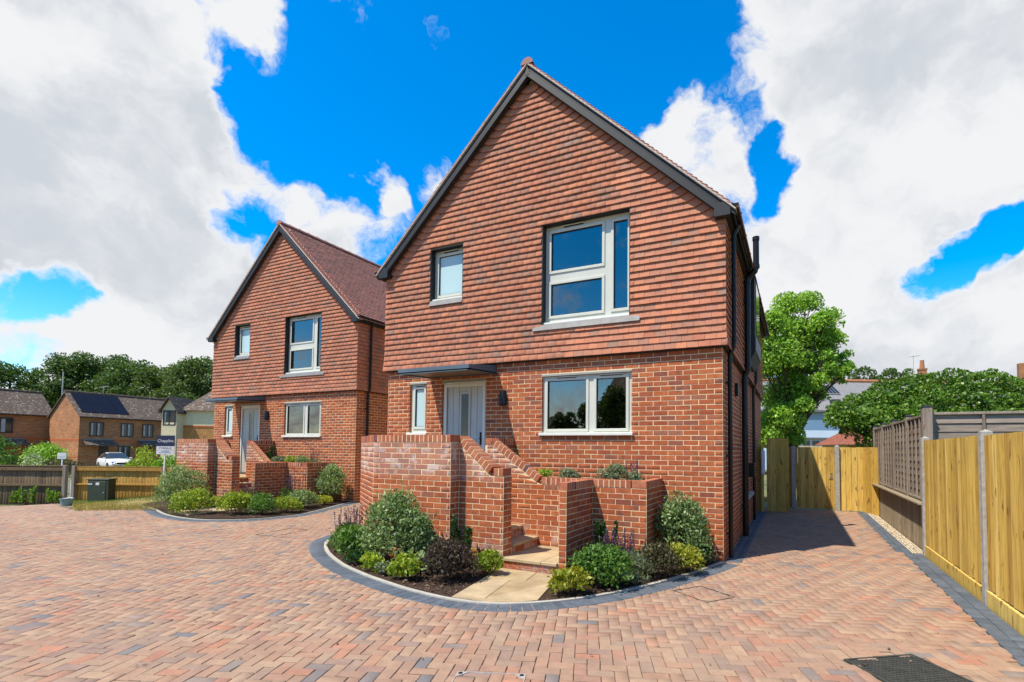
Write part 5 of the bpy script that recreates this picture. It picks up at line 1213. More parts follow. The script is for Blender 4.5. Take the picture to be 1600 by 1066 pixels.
# ------------------------------------------------------------------ left background: fences, cabinet, sale board
ZF = 16.7
def fp(u, v, Z=ZF): return atd(u, v, Z)
def low_fence(u0, u1, vt, name, mat, lab, rails, postus, tilt=0.0):
    root = empty(name, (0, 0, 0)); tag(root, lab, 'fence')
    p0, p1 = fp(u0, vt), fp(u1, vt); d = p1-p0; d[2] = 0; L = np.linalg.norm(d); d /= L; back = np.array([-d[1], d[0], 0]); back = back if back @ _fw > 0 else -back
    top = (p0[2]+p1[2])/2; zb = -0.5; n = int(L/0.1); C, N = [], []
    for i in range(n):
        a, b = i*L/n, (i+1)*L/n-0.0015; o = back*RNG.uniform(0, 0.012); q = lambda t, z: np.array([p0[0], p0[1], 0])+d*t+np.array([0, 0, z])+o
        C.append([q(a, zb), q(b, zb), q(b, top-RNG.uniform(0, .012)), q(a, top-RNG.uniform(0, .012))]); N.append(-back)
    pieces('board', C, N, mat, root, depth=0.015, bev=0.002)
    c0 = np.array([p0[0], p0[1], 0])+d*L/2
    for z, h in rails: MB().obox(c0-back*0.03+[0, 0, top-z], d, back, (0, 0, 1), L/2, 0.03, h, 0.006).build('rail', mat, root)
    MB().obox(c0+[0, 0, top+0.012], d, back, (0, 0, 1), L/2, 0.045, 0.014).build('capping', mat, root)
    for u in postus:
        p = fp(u, vt); MB().obox((p[0]-back[0]*0.05, p[1]-back[1]*0.05, (top+0.04+zb)/2), d, back, (0, 0, 1), 0.055, 0.055, (top+0.04-zb)/2, 0.008).build('post', 'weathered_timber', root)
    return root
low_fence(-70, 106, 728, 'weathered_fence', 'brown_fence', 'dark weathered board fence at the far left of the drive', [(0.10, 0.05), (0.62, 0.035)], (105,))
low_fence(117, 300, 730.5, 'rear_board_fence', 'ochre_fence', 'golden board fence with rails showing behind the green cabinet', [(0.07, 0.05), (0.56, 0.028)], (119, 259))
pp = fp(111, 760, 16.4); MB_ = MB().tube([(pp[0], pp[1], -0.35), (pp[0], pp[1], 0.42)], 0.018, 8); tag(MB_.build('white_pole', 'white_plastic'), 'thin white pole leaning by the join of the two left fences', 'pole')
# green utility cabinet
pc = fp(157, 786, 16.0); zc = G(pc[0], pc[1])-0.02; hdir = R2*[1, 1, 0]; hdir /= np.linalg.norm(hdir); aC = math.atan2(hdir[1], hdir[0])
plain('cabinet_green', (0.018, 0.032, 0.014), 0.5, nscale=6, namp=0.25); plain('sign_white', (0.58, 0.58, 0.56), 0.5); plain('navy', (0.006, 0.010, 0.045), 0.4); plain('print_black', (0.02, 0.02, 0.025), 0.6); plain('print_grey', (0.25, 0.27, 0.36), 0.6)
cb = empty('utility_cabinet', (pc[0], pc[1], zc), aC); tag(cb, 'dark green metal utility cabinet on the dry grass by the golden fence', 'cabinet')
MB().box(-0.33, 0.33, -0.12, 0.16, 0.0, 0.70, 0.01).build('case', 'cabinet_green', cb); MB().box(-0.35, 0.35, -0.14, 0.18, 0.70, 0.735, 0.008).build('lid', 'cabinet_green', cb)
dr = MB().box(-0.29, 0.25, -0.132, -0.121, 0.04, 0.66, 0.004).build('door', 'cabinet_green', cb); MB().box(-0.06, 0.05, -0.137, -0.1325, 0.54, 0.62).build('notice', 'sign_white', dr); MB().box(-0.30, -0.17, -0.137, -0.1325, 0.555, 0.59).build('name_plate', 'sign_white', dr); MB().tube([(0.20, -0.132, 0.31), (0.20, -0.145, 0.31)], 0.018, 10).build('lock', 'steel', dr)
# tub
pt = gp(104, 787); tb = empty('plastic_tub', (pt[0], pt[1], pt[2]-0.02)); tag(tb, 'pale blue-green tub with white lining at the end of the dark fence', 'tub')
plain('tub_blue', (0.16, 0.27, 0.26), 0.5); m = MB(); K = 14
for r, h in ((0.12, 0), (0.155, 0.19), (0.165, 0.19), (0.165, 0.21), (0.148, 0.21), (0.12, 0.05)):
    for j in range(K): m.V.append((r*math.cos(6.2832*j/K), r*math.sin(6.2832*j/K), h))
for i in range(5):
    for j in range(K): m.F.append((i*K+j, i*K+(j+1) % K, (i+1)*K+(j+1) % K, (i+1)*K+j)); m.M.append(0)
m.F.append(tuple(range(K))[::-1]); m.M.append(0); m.build('bowl', 'tub_blue', tb)
m = MB(); rr = np.random.default_rng(3); ring = [(0.15*math.cos(6.28*j/12)*rr.uniform(.9, 1.12), 0.15*math.sin(6.28*j/12)*rr.uniform(.9, 1.12), 0.205+rr.uniform(0, .03)) for j in range(12)]; m.add([(0, 0, 0.23)]+ring, [(0, 1+j, 1+(j+1) % 12) for j in range(12)]); m.build('lining', 'sign_white', tb)
# estate agent's board
ps = fp(254.5, 786, 15.6); sb = empty('sale_board', (ps[0], ps[1], G(ps[0], ps[1])-0.1), aC); tag(sb, 'navy and white for sale board on a white post behind the further bed', 'sign')
zA, zB = fp(257, 680.5, 15.6)[2]-sb.location[2], fp(257, 710, 15.6)[2]-sb.location[2]; wB = 28.0*15.6/F_PX/2; xo = 0.03
MB().box(-0.018, 0.018, -0.02, 0.02, 0, zA+0.01, 0.004).build('post', 'white_plastic', sb)
zm = zA-(zA-zB)*0.575
MB().box(xo-wB, xo+wB, -0.032, -0.0205, zm, zA).build('panel', 'navy', sb); MB().box(xo-wB-0.004, xo+wB-0.004, -0.032, -0.0205, zB, zm-0.001).build('panel', 'sign_white', sb)
def text(par, s_, x, y, z, size, mat, nm='lettering', font_scale=1.0):
    cu = bpy.data.curves.new(nm, 'FONT'); cu.body = s_; cu.size = size; cu.align_x = 'CENTER'; cu.align_y = 'CENTER'; cu.extrude = 0.0008; cu.space_character = font_scale; cu.materials.append(MATS[mat])
    o = bpy.data.objects.new(nm, cu); link(o, par); o.location = (x, y, z); o.rotation_euler = (math.pi/2, 0, 0)
    dg = bpy.context.evaluated_depsgraph_get(); me = bpy.data.meshes.new_from_object(o.evaluated_get(dg)); me.materials.clear(); me.materials.append(MATS[mat])
    o2 = bpy.data.objects.new(nm, me); link(o2, par); o2.location = o.location; o2.rotation_euler = o.rotation_euler; bpy.data.objects.remove(o); return o2
text(sb, 'Chapplins', xo, -0.034, zA-(zA-zm)*0.50, 0.125, 'sign_white'); text(sb, 'FOR', xo-wB*0.37, -0.034, zm-(zm-zB)*0.24, 0.088, 'print_black', font_scale=1.1); text(sb, 'SALE', xo+wB*0.33, -0.034, zm-(zm-zB)*0.24, 0.088, 'print_black', font_scale=1.1)
MB().box(xo-wB*0.95, xo+wB*0.95, -0.034, -0.0325, zm-(zm-zB)*0.5-0.004, zm-(zm-zB)*0.5).build('rule', 'print_grey', sb)
for k, (fz, fw_) in enumerate(((0.62, 0.45), (0.80, 0.68))): MB().box(xo-wB*fw_, xo+wB*fw_, -0.034, -0.0325, zm-(zm-zB)*fz-0.012, zm-(zm-zB)*fz+0.012).build('print_line', 'print_grey', sb)
# dry grass strip
gs = MB(); gl = [gp(116, 798)[:2], gp(245, 799)[:2], fp(262, 787, 16.6)[:2], fp(110, 787, 16.6)[:2]]
o = mesh_obj('grass_strip', [(x, y, G(x, y)-0.01) for x, y in gl], [(0, 1, 2, 3)], 'grass_base_dry' if 'grass_base_dry' in MATS else plain('grass_base_dry', (0.34, 0.26, 0.09), 0.95, nscale=8, namp=0.4).name); tag(o, kind='structure')
rng = np.random.default_rng(8); n = 9000; t1, t2 = rng.random(n), rng.random(n); q = np.array(gl); Pg = (q[0]*(1-t1[:, None])+q[1]*t1[:, None])*(1-t2[:, None])+(q[3]*(1-t1[:, None])+q[2]*t1[:, None])*t2[:, None]
Pz = np.array([G(a, b) for a, b in Pg]); Dg = unit(n, rng)*0.5+[0, 0, 1.0]; ln = rng.uniform(0.04, 0.10, n)
Q = leaf_quads(np.column_stack([Pg, Pz+ln*0.35]), Dg, unit(n, rng), ln, np.full(n, 0.008)); k = t2 > 0.62
tag(leaves_obj('dry_grass', Q[~k], 'grass_dry', None), kind='stuff'); tag(leaves_obj('green_grass', Q[k], 'grass_green', None), kind='stuff')
wl_ = [(22, 0.4), (33, 0.55), (52, 0.5), (80, 0.45), (86, 0.35)]
for i, (u, h) in enumerate(wl_):
    p = fp(u, 782, 16.45); upright('weed_tuft', (p[0], p[1], G(p[0], p[1])), 0.14, h, 7, 'leaf_tree', ['wispy weed tuft at the far left foot of the dark fence', 'tallest weed tuft against the dark fence', 'weed tuft in the middle of the dark fence', 'weed tuft right of the middle along the dark fence', 'small weed tuft nearest the tub at the dark fence'][i], 70+i, 0.06, 'weeds', per=40)

# ------------------------------------------------------------------ left background: the neighbouring street
GZL = -0.62
varied('old_brick', [(0, (0.26, 0.115, 0.05)), (.4, (0.33, 0.155, 0.068)), (.7, (0.22, 0.095, 0.045)), (1, (0.37, 0.185, 0.09))], 0.9, 1.2, 0.3, 5)
def street_brick():
    m, T, p, o = new_mat('street_brick'); tcn = T.node('ShaderNodeTexCoord'); g = T.node('ShaderNodeNewGeometry')
    s = T.node('ShaderNodeSeparateXYZ'); T.l.new(tcn.outputs['Object'], s.inputs[0]); c_ = T.node('ShaderNodeCombineXYZ'); T.l.new(T.math('ADD', s.outputs[0], s.outputs[1]), c_.inputs[0]); T.l.new(s.outputs[2], c_.inputs[1])
    b = T.node('ShaderNodeTexBrick'); T.l.new(c_.outputs[0], b.inputs['Vector']); b.inputs['Scale'].default_value = 1.0; b.inputs['Brick Width'].default_value = 0.45; b.inputs['Row Height'].default_value = 0.15; b.inputs['Mortar Size'].default_value = 0.018
    b.inputs['Color1'].default_value = (0.44, 0.175, 0.058, 1); b.inputs['Color2'].default_value = (0.29, 0.095, 0.036, 1); b.inputs['Mortar'].default_value = (0.42, 0.25, 0.12, 1)
    c = T.mix(1.0, b.outputs[0], T.ramp(T.noise(g.outputs['Position'], 0.5, 5), [(0.3, (0.7,)*3), (0.7, (1.15,)*3)]), 'MULTIPLY')
    T.l.new(c, p.inputs['Base Color']); p.inputs['Roughness'].default_value = 0.9
street_brick()
def street_roof(name, c1, c2, c3):
    m, T, p, o = new_mat(name); g = T.node('ShaderNodeNewGeometry'); v = T.node('ShaderNodeTexVoronoi'); v.inputs['Scale'].default_value = 7.5; T.l.new(T.vmath('MULTIPLY', g.outputs['Position'], (1, 1, 1.8)), v.inputs['Vector'])
    sv = T.node('ShaderNodeSeparateColor'); T.l.new(v.outputs['Color'], sv.inputs[0]); c = T.ramp(sv.outputs[0], [(0, c1), (.45, c2), (.8, c1), (1, c3)]); T.l.new(c, p.inputs['Base Color']); p.inputs['Roughness'].default_value = 0.95
street_roof('street_roof', (0.075, 0.05, 0.035), (0.11, 0.075, 0.05), (0.30, 0.26, 0.19)); plain('band_brick', (0.42, 0.11, 0.03), 0.9); plain('brown_frame', (0.035, 0.018, 0.012), 0.5); plain('lead_dark', (0.15, 0.17, 0.19), 0.6); plain('solar', (0.006, 0.006, 0.011), 0.38, nscale=2, spec=0.25); plain('cream', (0.70, 0.585, 0.35), 0.8, nscale=4); plain('curtain', (0.42, 0.42, 0.40), 0.9, nscale=5, namp=0.3)
def brown_window(par, x0, x1, z0, z1, y=-0.01):
    w = MB(); t = 0.09; xm = (x0+x1)/2
    for b_ in ((x0, x1, z0, z0+t), (x0, x1, z1-t, z1), (x0, x0+t, z0+t, z1-t), (x1-t, x1, z0+t, z1-t), (xm-t/2, xm+t/2, z0+t, z1-t)): w.box(b_[0], b_[1], y-0.05, y, b_[2], b_[3])
    f_ = w.build('window', 'brown_frame', par)
    for a_, b_ in ((x0+t, xm-t/2), (xm+t/2, x1-t)): MB().box(a_, b_, y-0.02, y-0.002, z0+t, z1-t).build('pane', 'dark_glass', f_); MB().box(a_+0.02, a_+(b_-a_)*0.4, y-0.023, y-0.0205, z0+t+0.03, z1-t-0.05).build('curtain', 'curtain', f_)
def terrace(P, ang, wid, dep, eave, ridge, lab, wins, porches, solar=None, doors=(), overs=0.3):
    r = empty('terraced_house', (P[0], P[1], GZL), ang); tag(r, lab, 'house', 'older brick houses behind the left fences'); e = eave-GZL; rg = ridge-GZL
    m = MB(); m.add([(0, 0, -0.5), (wid, 0, -0.5), (wid, dep, -0.5), (0, dep, -0.5), (0, 0, e), (wid, 0, e), (wid, dep, e), (0, dep, e), (0, dep/2, rg-0.12), (wid, dep/2, rg-0.12)], [(0, 1, 5, 4), (1, 2, 6, 9, 5), (2, 3, 7, 6), (3, 0, 4, 8, 7)]); m.build('wall', 'street_brick', r)
    m = MB(); m.box(-0.012, wid+0.012, -0.014, dep+0.01, e*0.5-0.1, e*0.5+0.14); m.box(-0.012, wid+0.012, -0.012, dep+0.01, 0.9, 1.0); m.build('brick_band', 'band_brick', r)
    m = MB(); t = 0.14; sl = (rg-e)/(dep/2)
    for sgn in (0, 1):
        y0 = -overs if sgn == 0 else dep+overs; z0 = e-sl*overs
        m.add([(-0.15, y0, z0), (wid+0.15, y0, z0), (wid+0.15, dep/2, rg), (-0.15, dep/2, rg), (-0.15, y0, z0-t), (wid+0.15, y0, z0-t), (wid+0.15, dep/2, rg-t), (-0.15, dep/2, rg-t)], [(0, 1, 2, 3), (7, 6, 5, 4), (0, 4, 5, 1), (3, 2, 6, 7), (0, 3, 7, 4), (1, 5, 6, 2)])
    rf = m.build('roof', 'street_roof', r); MB().tube([(-0.15, dep/2, rg+0.02), (wid+0.15, dep/2, rg+0.02)], 0.13, 8).build('ridge', 'street_roof', rf)
    MB().tube([(-0.15, -overs-0.05, e-sl*overs-0.06), (wid+0.15, -overs-0.05, e-sl*overs-0.06)], 0.06, 6).build('gutter', 'brown_frame', r)
    for w_ in wins: brown_window(r, *w_)
    for (a_, b_, z_) in porches:
        m = MB(); m.add([(a_, 0, z_+0.55), (b_, 0, z_+0.55), (b_+0.1, -1.0, z_), (a_-0.1, -1.0, z_), (a_, 0, z_+0.4), (b_, 0, z_+0.4), (b_+0.1, -1.0, z_-0.14), (a_-0.1, -1.0, z_-0.14)], [(3, 2, 1, 0), (4, 5, 6, 7), (3, 7, 6, 2), (0, 4, 7, 3), (2, 6, 5, 1)]); po = m.build('porch_roof', 'street_roof', r)
        MB().box(a_, b_, -0.12, 0.02, z_+0.50, z_+0.62).build('flashing', 'lead_dark', po)
    for (a_, b_) in doors: MB().box(a_, b_, -0.03, 0.0, 0, 2.1).build('door', 'brown_frame', r)
    if solar:
        x0, x1, nx_, ny_ = solar
        for i in range(nx_):
            for j in range(ny_):
                xa_, xb_ = x0+(x1-x0)*i/nx_+0.015, x0+(x1-x0)*(i+1)/nx_-0.015; f0, f1 = 0.06+0.86*j/ny_+0.006, 0.06+0.86*(j+1)/ny_-0.006; pz = lambda q: (q*dep/2, e+(rg-e)*q+0.07)
                ya_, za_ = pz(f0); yb_, zb_ = pz(f1); MB().add([(xa_, ya_, za_), (xb_, ya_, za_), (xb_, yb_, zb_), (xa_, yb_, zb_), (xa_, ya_, za_-0.06), (xb_, ya_, za_-0.06), (xb_, yb_, zb_-0.06), (xa_, yb_, zb_-0.06)], [(0, 1, 2, 3), (0, 4, 5, 1), (0, 3, 7, 4), (1, 5, 6, 2), (2, 6, 7, 3)]).build('solar_panel', 'solar', rf)
    return r
P1, P2 = atd(125, 645, 52), atd(267, 653, 60); dv = (P2-P1)[:2]; LT = np.linalg.norm(dv); aT = math.atan2(dv[1], dv[0])
TW = [(LT*0.10, LT*0.24, 3.1, 4.6), (LT*0.42, LT*0.56, 3.1, 4.6), (LT*0.66, LT*0.79, 3.1, 4.6), (LT*0.89, LT*1.0, 3.1, 4.6), (LT*0.40, LT*0.53, 0.5, 2.1)]
terrace(P1, aT, LT*1.12, 5.6, 4.75, 7.15, 'terraced brick house with solar panels behind the golden fence', TW, [(LT*0.04, LT*0.34, 2.2), (LT*0.62, LT*0.86, 2.2)], solar=(LT*0.03, LT*0.52, 4, 2), doors=((LT*0.2, LT*0.30), (LT*0.72, LT*0.78)))
P0 = atd(84, 643, 55.2); dn = np.array([math.cos(aT), math.sin(aT)]); Q0 = P0[:2]-dn*16
terrace(Q0, aT, 15.9, 5.6, 4.95, 7.3, 'terraced brick house with mottled roof at the far left edge', [(16*0.68, 16*0.80, 3.3, 4.9), (16*0.44, 16*0.55, 3.3, 4.9), (16*0.4, 16*0.52, 0.6, 2.1)], [(16*0.62, 16*0.86, 2.2)], doors=((16*0.68, 16*0.76),))
# cream and brick house beyond the further garden wall
ch = empty('cream_house', (*atd(286, 690, 46)[:2], GZL), aC+0.10); tag(ch, 'cream boarded and orange brick house left of the further new house', 'house')
hz = lambda v, Z=46: 1.57+(695-v)*Z/F_PX-GZL
plain('orange_brick', (0.46, 0.215, 0.065), 0.9, nscale=4, namp=0.35)
MB().box(0, 5, 0, 6, -0.5, hz(664)).build('lower_wall', 'orange_brick', ch); MB().box(-0.02, 5.02, -0.02, 6, hz(664)+0.001, hz(637)).build('upper_wall', 'cream', ch); MB().box(0.0, 5.0, -0.035, -0.021, hz(666), hz(663)).build('brick_band', 'band_brick', ch)
m = MB(); e_, r_ = hz(638), hz(616); m.add([(-0.3, -0.35, e_-0.1), (5.3, -0.35, e_-0.1), (5.3, 3, r_+0.9), (0.9, 3, r_+0.9), (-0.3, 6.3, e_-0.1), (5.3, 6.3, e_-0.1)], [(0, 1, 2, 3), (0, 3, 4), (3, 2, 5, 4), (0, 4, 5, 1)]); m.build('roof', 'street_roof', ch)
m = MB(); m.box(-1.25, -0.03, -1.0, 3, -0.5, hz(640)); m.add([(-1.25, -1.0, hz(640)), (-0.03, -1.0, hz(640)), (-0.64, -1.0, hz(622))], [(0, 1, 2)]); bay = m.build('bay', 'cream', ch)
m = MB(); za, zr2 = hz(641), hz(619)
for a_, b_ in ((-1.5, -0.64), (0.22, -0.64)): m.add([(a_, -1.3, za-0.15), (b_, -1.3, zr2), (b_, 3, zr2), (a_, 3, za-0.15), (a_, -1.3, za-0.27), (b_, -1.3, zr2-0.12), (b_, 3, zr2-0.12), (a_, 3, za-0.27)], [(0, 1, 2, 3), (7, 6, 5, 4), (0, 4, 5, 1)])
m.build('bay_roof', 'street_roof', ch)
w = MB(); 
for b_ in ((-1.15, -0.1, hz(664), hz(662.5)), (-1.15, -0.1, hz(643), hz(641)), (-1.15, -1.06, hz(664), hz(641)), (-0.2, -0.1, hz(664), hz(641)), (-0.68, -0.60, hz(664), hz(641))): w.box(b_[0], b_[1], -1.05, -1.0, b_[2], b_[3])
wf = w.build('window', 'brown_frame', bay); MB().box(-1.06, -0.2, -1.02, -1.001, hz(662.5), hz(643)).build('pane', 'dark_glass', wf); MB().box(-1.04, -0.9, -1.025, -1.021, hz(662), hz(643.5)).build('curtain', 'curtain', wf)
for k in range(9): MB().box(-1.26, -0.02, -1.03, -1.001, hz(692)+k*0.21, hz(692)+k*0.21+0.20).build('cladding_board', 'cream', bay)
# parked car
def car(P, ang):
    r = empty('parked_car', P, ang); tag(r, 'white hatchback car parked in front of the solar panel house', 'car')
    plain('car_white', (0.78, 0.78, 0.76), 0.25, nscale=1, namp=0.03, coat=0.6); plain('car_glass', (0.03, 0.04, 0.045), 0.06, spec=0.8); plain('tyre', (0.015, 0.015, 0.016), 0.8); plain('alloy', (0.16, 0.16, 0.17), 0.4, metal=0.6); plain('lamp', (0.55, 0.58, 0.6), 0.15)
    prof = [(-2.08, .45, .72, .80), (-1.95, .30, 1.0, .86), (-1.55, .24, 1.06, .88), (-0.6, .22, 1.02, .885), (0.3, .22, .99, .885), (0.95, .22, .97, .88), (1.6, .25, .88, .85), (1.98, .30, .74, .78), (2.12, .42, .62, .66)]
    m = MB(); K = 12
    for x, z0, z1, hw in prof:
        zs_ = [(-hw*0.9, z0), (-hw, z0+0.14), (-hw*1.0, (z0+z1)/2), (-hw*0.97, z1-0.1), (-hw*0.86, z1), (0, z1+0.035), (hw*0.86, z1), (hw*0.97, z1-0.1), (hw, (z0+z1)/2), (hw, z0+0.14), (hw*0.9, z0), (0, z0)]
        m.V += [(x, y, z) for y, z in zs_]
    for i in range(len(prof)-1):
        for j in range(K): m.F.append((i*K+j, i*K+(j+1) % K, (i+1)*K+(j+1) % K, (i+1)*K+j)); m.M.append(0)
    m.F += [tuple(range(K)), tuple(range((len(prof)-1)*K, len(prof)*K))[::-1]]; m.M += [0, 0]; m.build('body', 'car_white', r, smooth=True)
    cab = [(-1.98, 1.0, 1.02, .74), (-1.5, 1.02, 1.42, .62), (-0.6, 1.0, 1.53, .62), (0.1, .98, 1.49, .60), (0.95, .95, .98, .72)]
    m = MB()
    for x, z0, z1, hw in cab: m.V += [(x, -.80, z0), (x, -hw, z1-0.05), (x, -hw+.1, z1), (x, hw-.1, z1), (x, hw, z1-0.05), (x, .80, z0)]
    for i in range(len(cab)-1):
        for j in range(5):
            m.F.append((i*6+j, i*6+j+1, (i+1)*6+j+1, (i+1)*6+j)); m.M.append(1 if (j in (0, 4) or i in (0, 3)) else 0)
    m.build('cabin', ['car_white', 'car_glass'], r)
    for x in (-1.28, 1.28):
        for y in (-0.80, 0.80):
            w_ = MB().tube([(x, y-0.1, 0.33), (x, y+0.1, 0.33)], 0.33, 18).build('wheel', 'tyre', r); MB().tube([(x, y-0.112, 0.33), (x, y+0.112, 0.33)], 0.22, 14).build('rim', 'alloy', w_)
    MB().box(1.98, 2.13, -0.42, 0.42, 0.48, 0.68, 0.02).build('grille', 'tyre', r)
    for y in (-0.62, 0.62): MB().box(1.80, 2.04, y-0.16, y+0.16, 0.66, 0.78, 0.03).build('headlight', 'lamp', r)
    for y in (-0.95, 0.95): MB().box(0.55, 0.7, y-0.09, y+0.09, 0.98, 1.1, 0.02).build('mirror', 'car_white', r)
    MB().box(2.125, 2.145, -0.26, 0.26, 0.40, 0.50).build('number_plate', 'sign_white', r)
pcx = atd(180, 727, 46); car((pcx[0], pcx[1], GZL), math.atan2(-_fw[1], -_fw[0])+0.95)
tag(MB().box(-90, -24, 8, 30, GZL-0.2, GZL-0.006).build('road', plain('asphalt', (0.055, 0.055, 0.056), 0.9, nscale=3, namp=0.2).name), kind='structure')
# hedges and bushes behind the left fences
def bg_bush(u, v, Z, rx, h, n, size, mat, lab, seed, nm='garden_bush', cat='bush', ry=None, nl=18, zbase=None):
    p = atd(u, v, Z); zb = GZL if zbase is None else zbase; return shrub(nm, (p[0], p[1], zb), rx, ry or rx*0.7, h, n, size, mat, lab, cat=cat, seed=seed, nl=nl)
bg_bush(72, 700, 40, 1.9, 2.3, 3000, 0.16, 'leaf_tree', 'dark green bush in front of the far left house', 80); bg_bush(95, 720, 33, 1.6, 1.3, 2600, 0.11, 'leaf_bronze', 'clipped brown hedge below the small notice', 81, 'hedge', 'hedge')
bg_bush(52, 712, 19.5, 0.8, 1.9, 1500, 0.09, 'leaf_white', 'pale variegated shrub looking over the dark fence', 82, nl=10); bg_bush(3, 690, 19.5, 0.8, 2.6, 1700, 0.11, 'leaf_green', 'green bush at the very left edge behind the dark fence', 83)
bg_bush(222, 715, 22, 0.85, 2.15, 3000, 0.10, 'leaf_lime', 'bright green bush right of the parked car', 84); bg_bush(258, 715, 21, 0.85, 1.75, 2600, 0.10, 'leaf_tree', 'bright green bush behind the for sale board', 85); bg_bush(205, 722, 24, 0.6, 1.45, 900, 0.12, 'leaf_dark', 'low dark bush between the car and bright bush', 86)
pn = atd(97, 711, 32); nb = empty('notice_board', (pn[0], pn[1], GZL), aC); tag(nb, 'small white notice standing above the clipped brown hedge', 'sign'); zn = 1.57+(694-716)*32/F_PX-GZL
MB().box(-0.28, 0.28, -0.02, 0.0, zn, zn+0.38).build('panel', 'sign_white', nb); MB().box(-0.03, 0.03, 0.001, 0.05, 0, zn+0.3).build('post', 'white_plastic', nb); MB().box(-0.22, 0.22, -0.023, -0.021, zn+0.10, zn+0.14).build('print_line', 'print_grey', nb)
pl = atd(98, 600, 60); tag(MB().tube([(pl[0], pl[1], GZL), (pl[0], pl[1], 1.57+(692-578)*60/F_PX)], [0.09, 0.06], 8).build('street_lamp_column', 'galv'), 'thin grey lamp column rising behind the left gable', 'lamp column')
def aerial(P, h, lab, ang_=0.3):
    a = empty('tv_aerial', P); tag(a, lab, 'aerial'); MB().tube([(0, 0, 0), (0, 0, h)], 0.03, 6).build('mast', 'galv', a); dx = np.array([math.cos(ang_), math.sin(ang_), 0.15])
    MB().tube([dx*-0.4+[0, 0, h-0.1], dx*0.7+[0, 0, h-0.1]], 0.025, 6).build('boom', 'galv', a); m = MB()
    for k in range(5): c = dx*(-0.3+0.22*k)+np.array([0, 0, h-0.1]); m.tube([c+[-dx[1]*0.3, dx[0]*0.3, 0], c-[-dx[1]*0.3, dx[0]*0.3, 0]], 0.012, 4)
    m.build('elements', 'galv', a)
pa = atd(161, 618, 60.5); aerial((pa[0], pa[1], pa[2]-0.6), 1.7, 'television aerial on the ridge beside the solar panels')
# woodland behind the street
def wood_lobes(rng, w, h, n, zlo=0.3):
    L = []
    for i in range(n):
        f_ = rng.uniform(zlo, 1.0); wr = w*math.sqrt(max(0.08, 1-((f_-0.55)/0.55)**2)); a_ = rng.uniform(0, 6.28); r_ = rng.random()**0.5*wr
        L.append((r_*math.cos(a_), r_*math.sin(a_)*0.7, h*f_*0.9, h*rng.uniform(0.07, 0.13)))
    return L
for i, (u, Z, w_, vt_, mat_, lab, n_) in enumerate([(10, 78, 7.0, 562, 'leaf_wood', 'loose dark tree at the far left above the roofs', 9000), (118, 80, 6.0, 549, 'leaf_wood', 'dark tree above the gable with the lamp column', 13000), (165, 82, 8.0, 545, 'leaf_wood', 'tallest dark tree behind the solar panel roof', 15000), (215, 80, 7.0, 552, 'leaf_wood', 'dark tree right of the tallest behind the roofs', 12000), (262, 76, 6.0, 562, 'leaf_willow', 'lighter feathery tree behind the cream house', 12000), (305, 74, 6.0, 556, 'leaf_willow', 'lighter drooping tree beside the further new house', 12000), (60, 90, 5, 604, 'leaf_wood', 'lower dark tree in the gap between the left roofs', 6000)]):
    p = atd(u, 690, Z); hh = 1.57+(693-vt_)*Z/F_PX-GZL; rng = np.random.default_rng(300+i)
    tree('woodland_tree', (p[0], p[1], GZL), hh, wood_lobes(rng, w_, hh, 60), int(n_*1.25), 0.40, mat_, lab, 0.45, 300+i, group='trees behind the left street', limbs=18, shell=0.85)

# ------------------------------------------------------------------ right background
plain('pale_render', (0.62, 0.70, 0.76), 0.85, nscale=1, namp=0.06); street_roof('slate_roof', (0.17, 0.165, 0.16), (0.21, 0.20, 0.19), (0.25, 0.24, 0.22)); plain('ridge_clay', (0.36, 0.14, 0.06), 0.9, nscale=4)
ZW = 46; wa, wb = atd(1150, 640, ZW), atd(1750, 640, ZW*1.02); dw = (wb-wa)[:2]; LW = np.linalg.norm(dw); aW = math.atan2(dw[1], dw[0])
wh = empty('white_building', (wa[0], wa[1], -0.3), aW); tag(wh, 'long pale rendered building with slate roof behind the gate', 'building'); hv = lambda v, Z=ZW: 1.57+(706-v)*Z/F_PX+0.3
m = MB(); m.box(0, LW, 0, 8, -0.3, hv(641)); m.build('wall', 'pale_render', wh)
m = MB(); e_, r_ = hv(641), hv(592)+0.4; m.add([(-0.3, -0.5, e_), (LW+.3, -0.5, e_), (LW+.3, 4, r_), (-.3, 4, r_), (-.3, 8.5, e_), (LW+.3, 8.5, e_), (-0.3, -0.5, e_-.15), (LW+.3, -0.5, e_-.15)], [(0, 1, 2, 3), (3, 2, 5, 4), (6, 7, 1, 0), (0, 3, 4)]); wr_ = m.build('roof', 'slate_roof', wh)
MB().tube([(-0.3, 4, r_+0.03), (LW+0.3, 4, r_+0.03)], 0.20, 8).build('ridge', 'ridge_clay', wr_); MB().box(0, LW, -0.03, -0.001, hv(656), hv(642)).build('frieze', plain('blue_band', (0.26, 0.36, 0.42), 0.8).name, wh)
fxw = lambda u: (u-1150)/600*LW
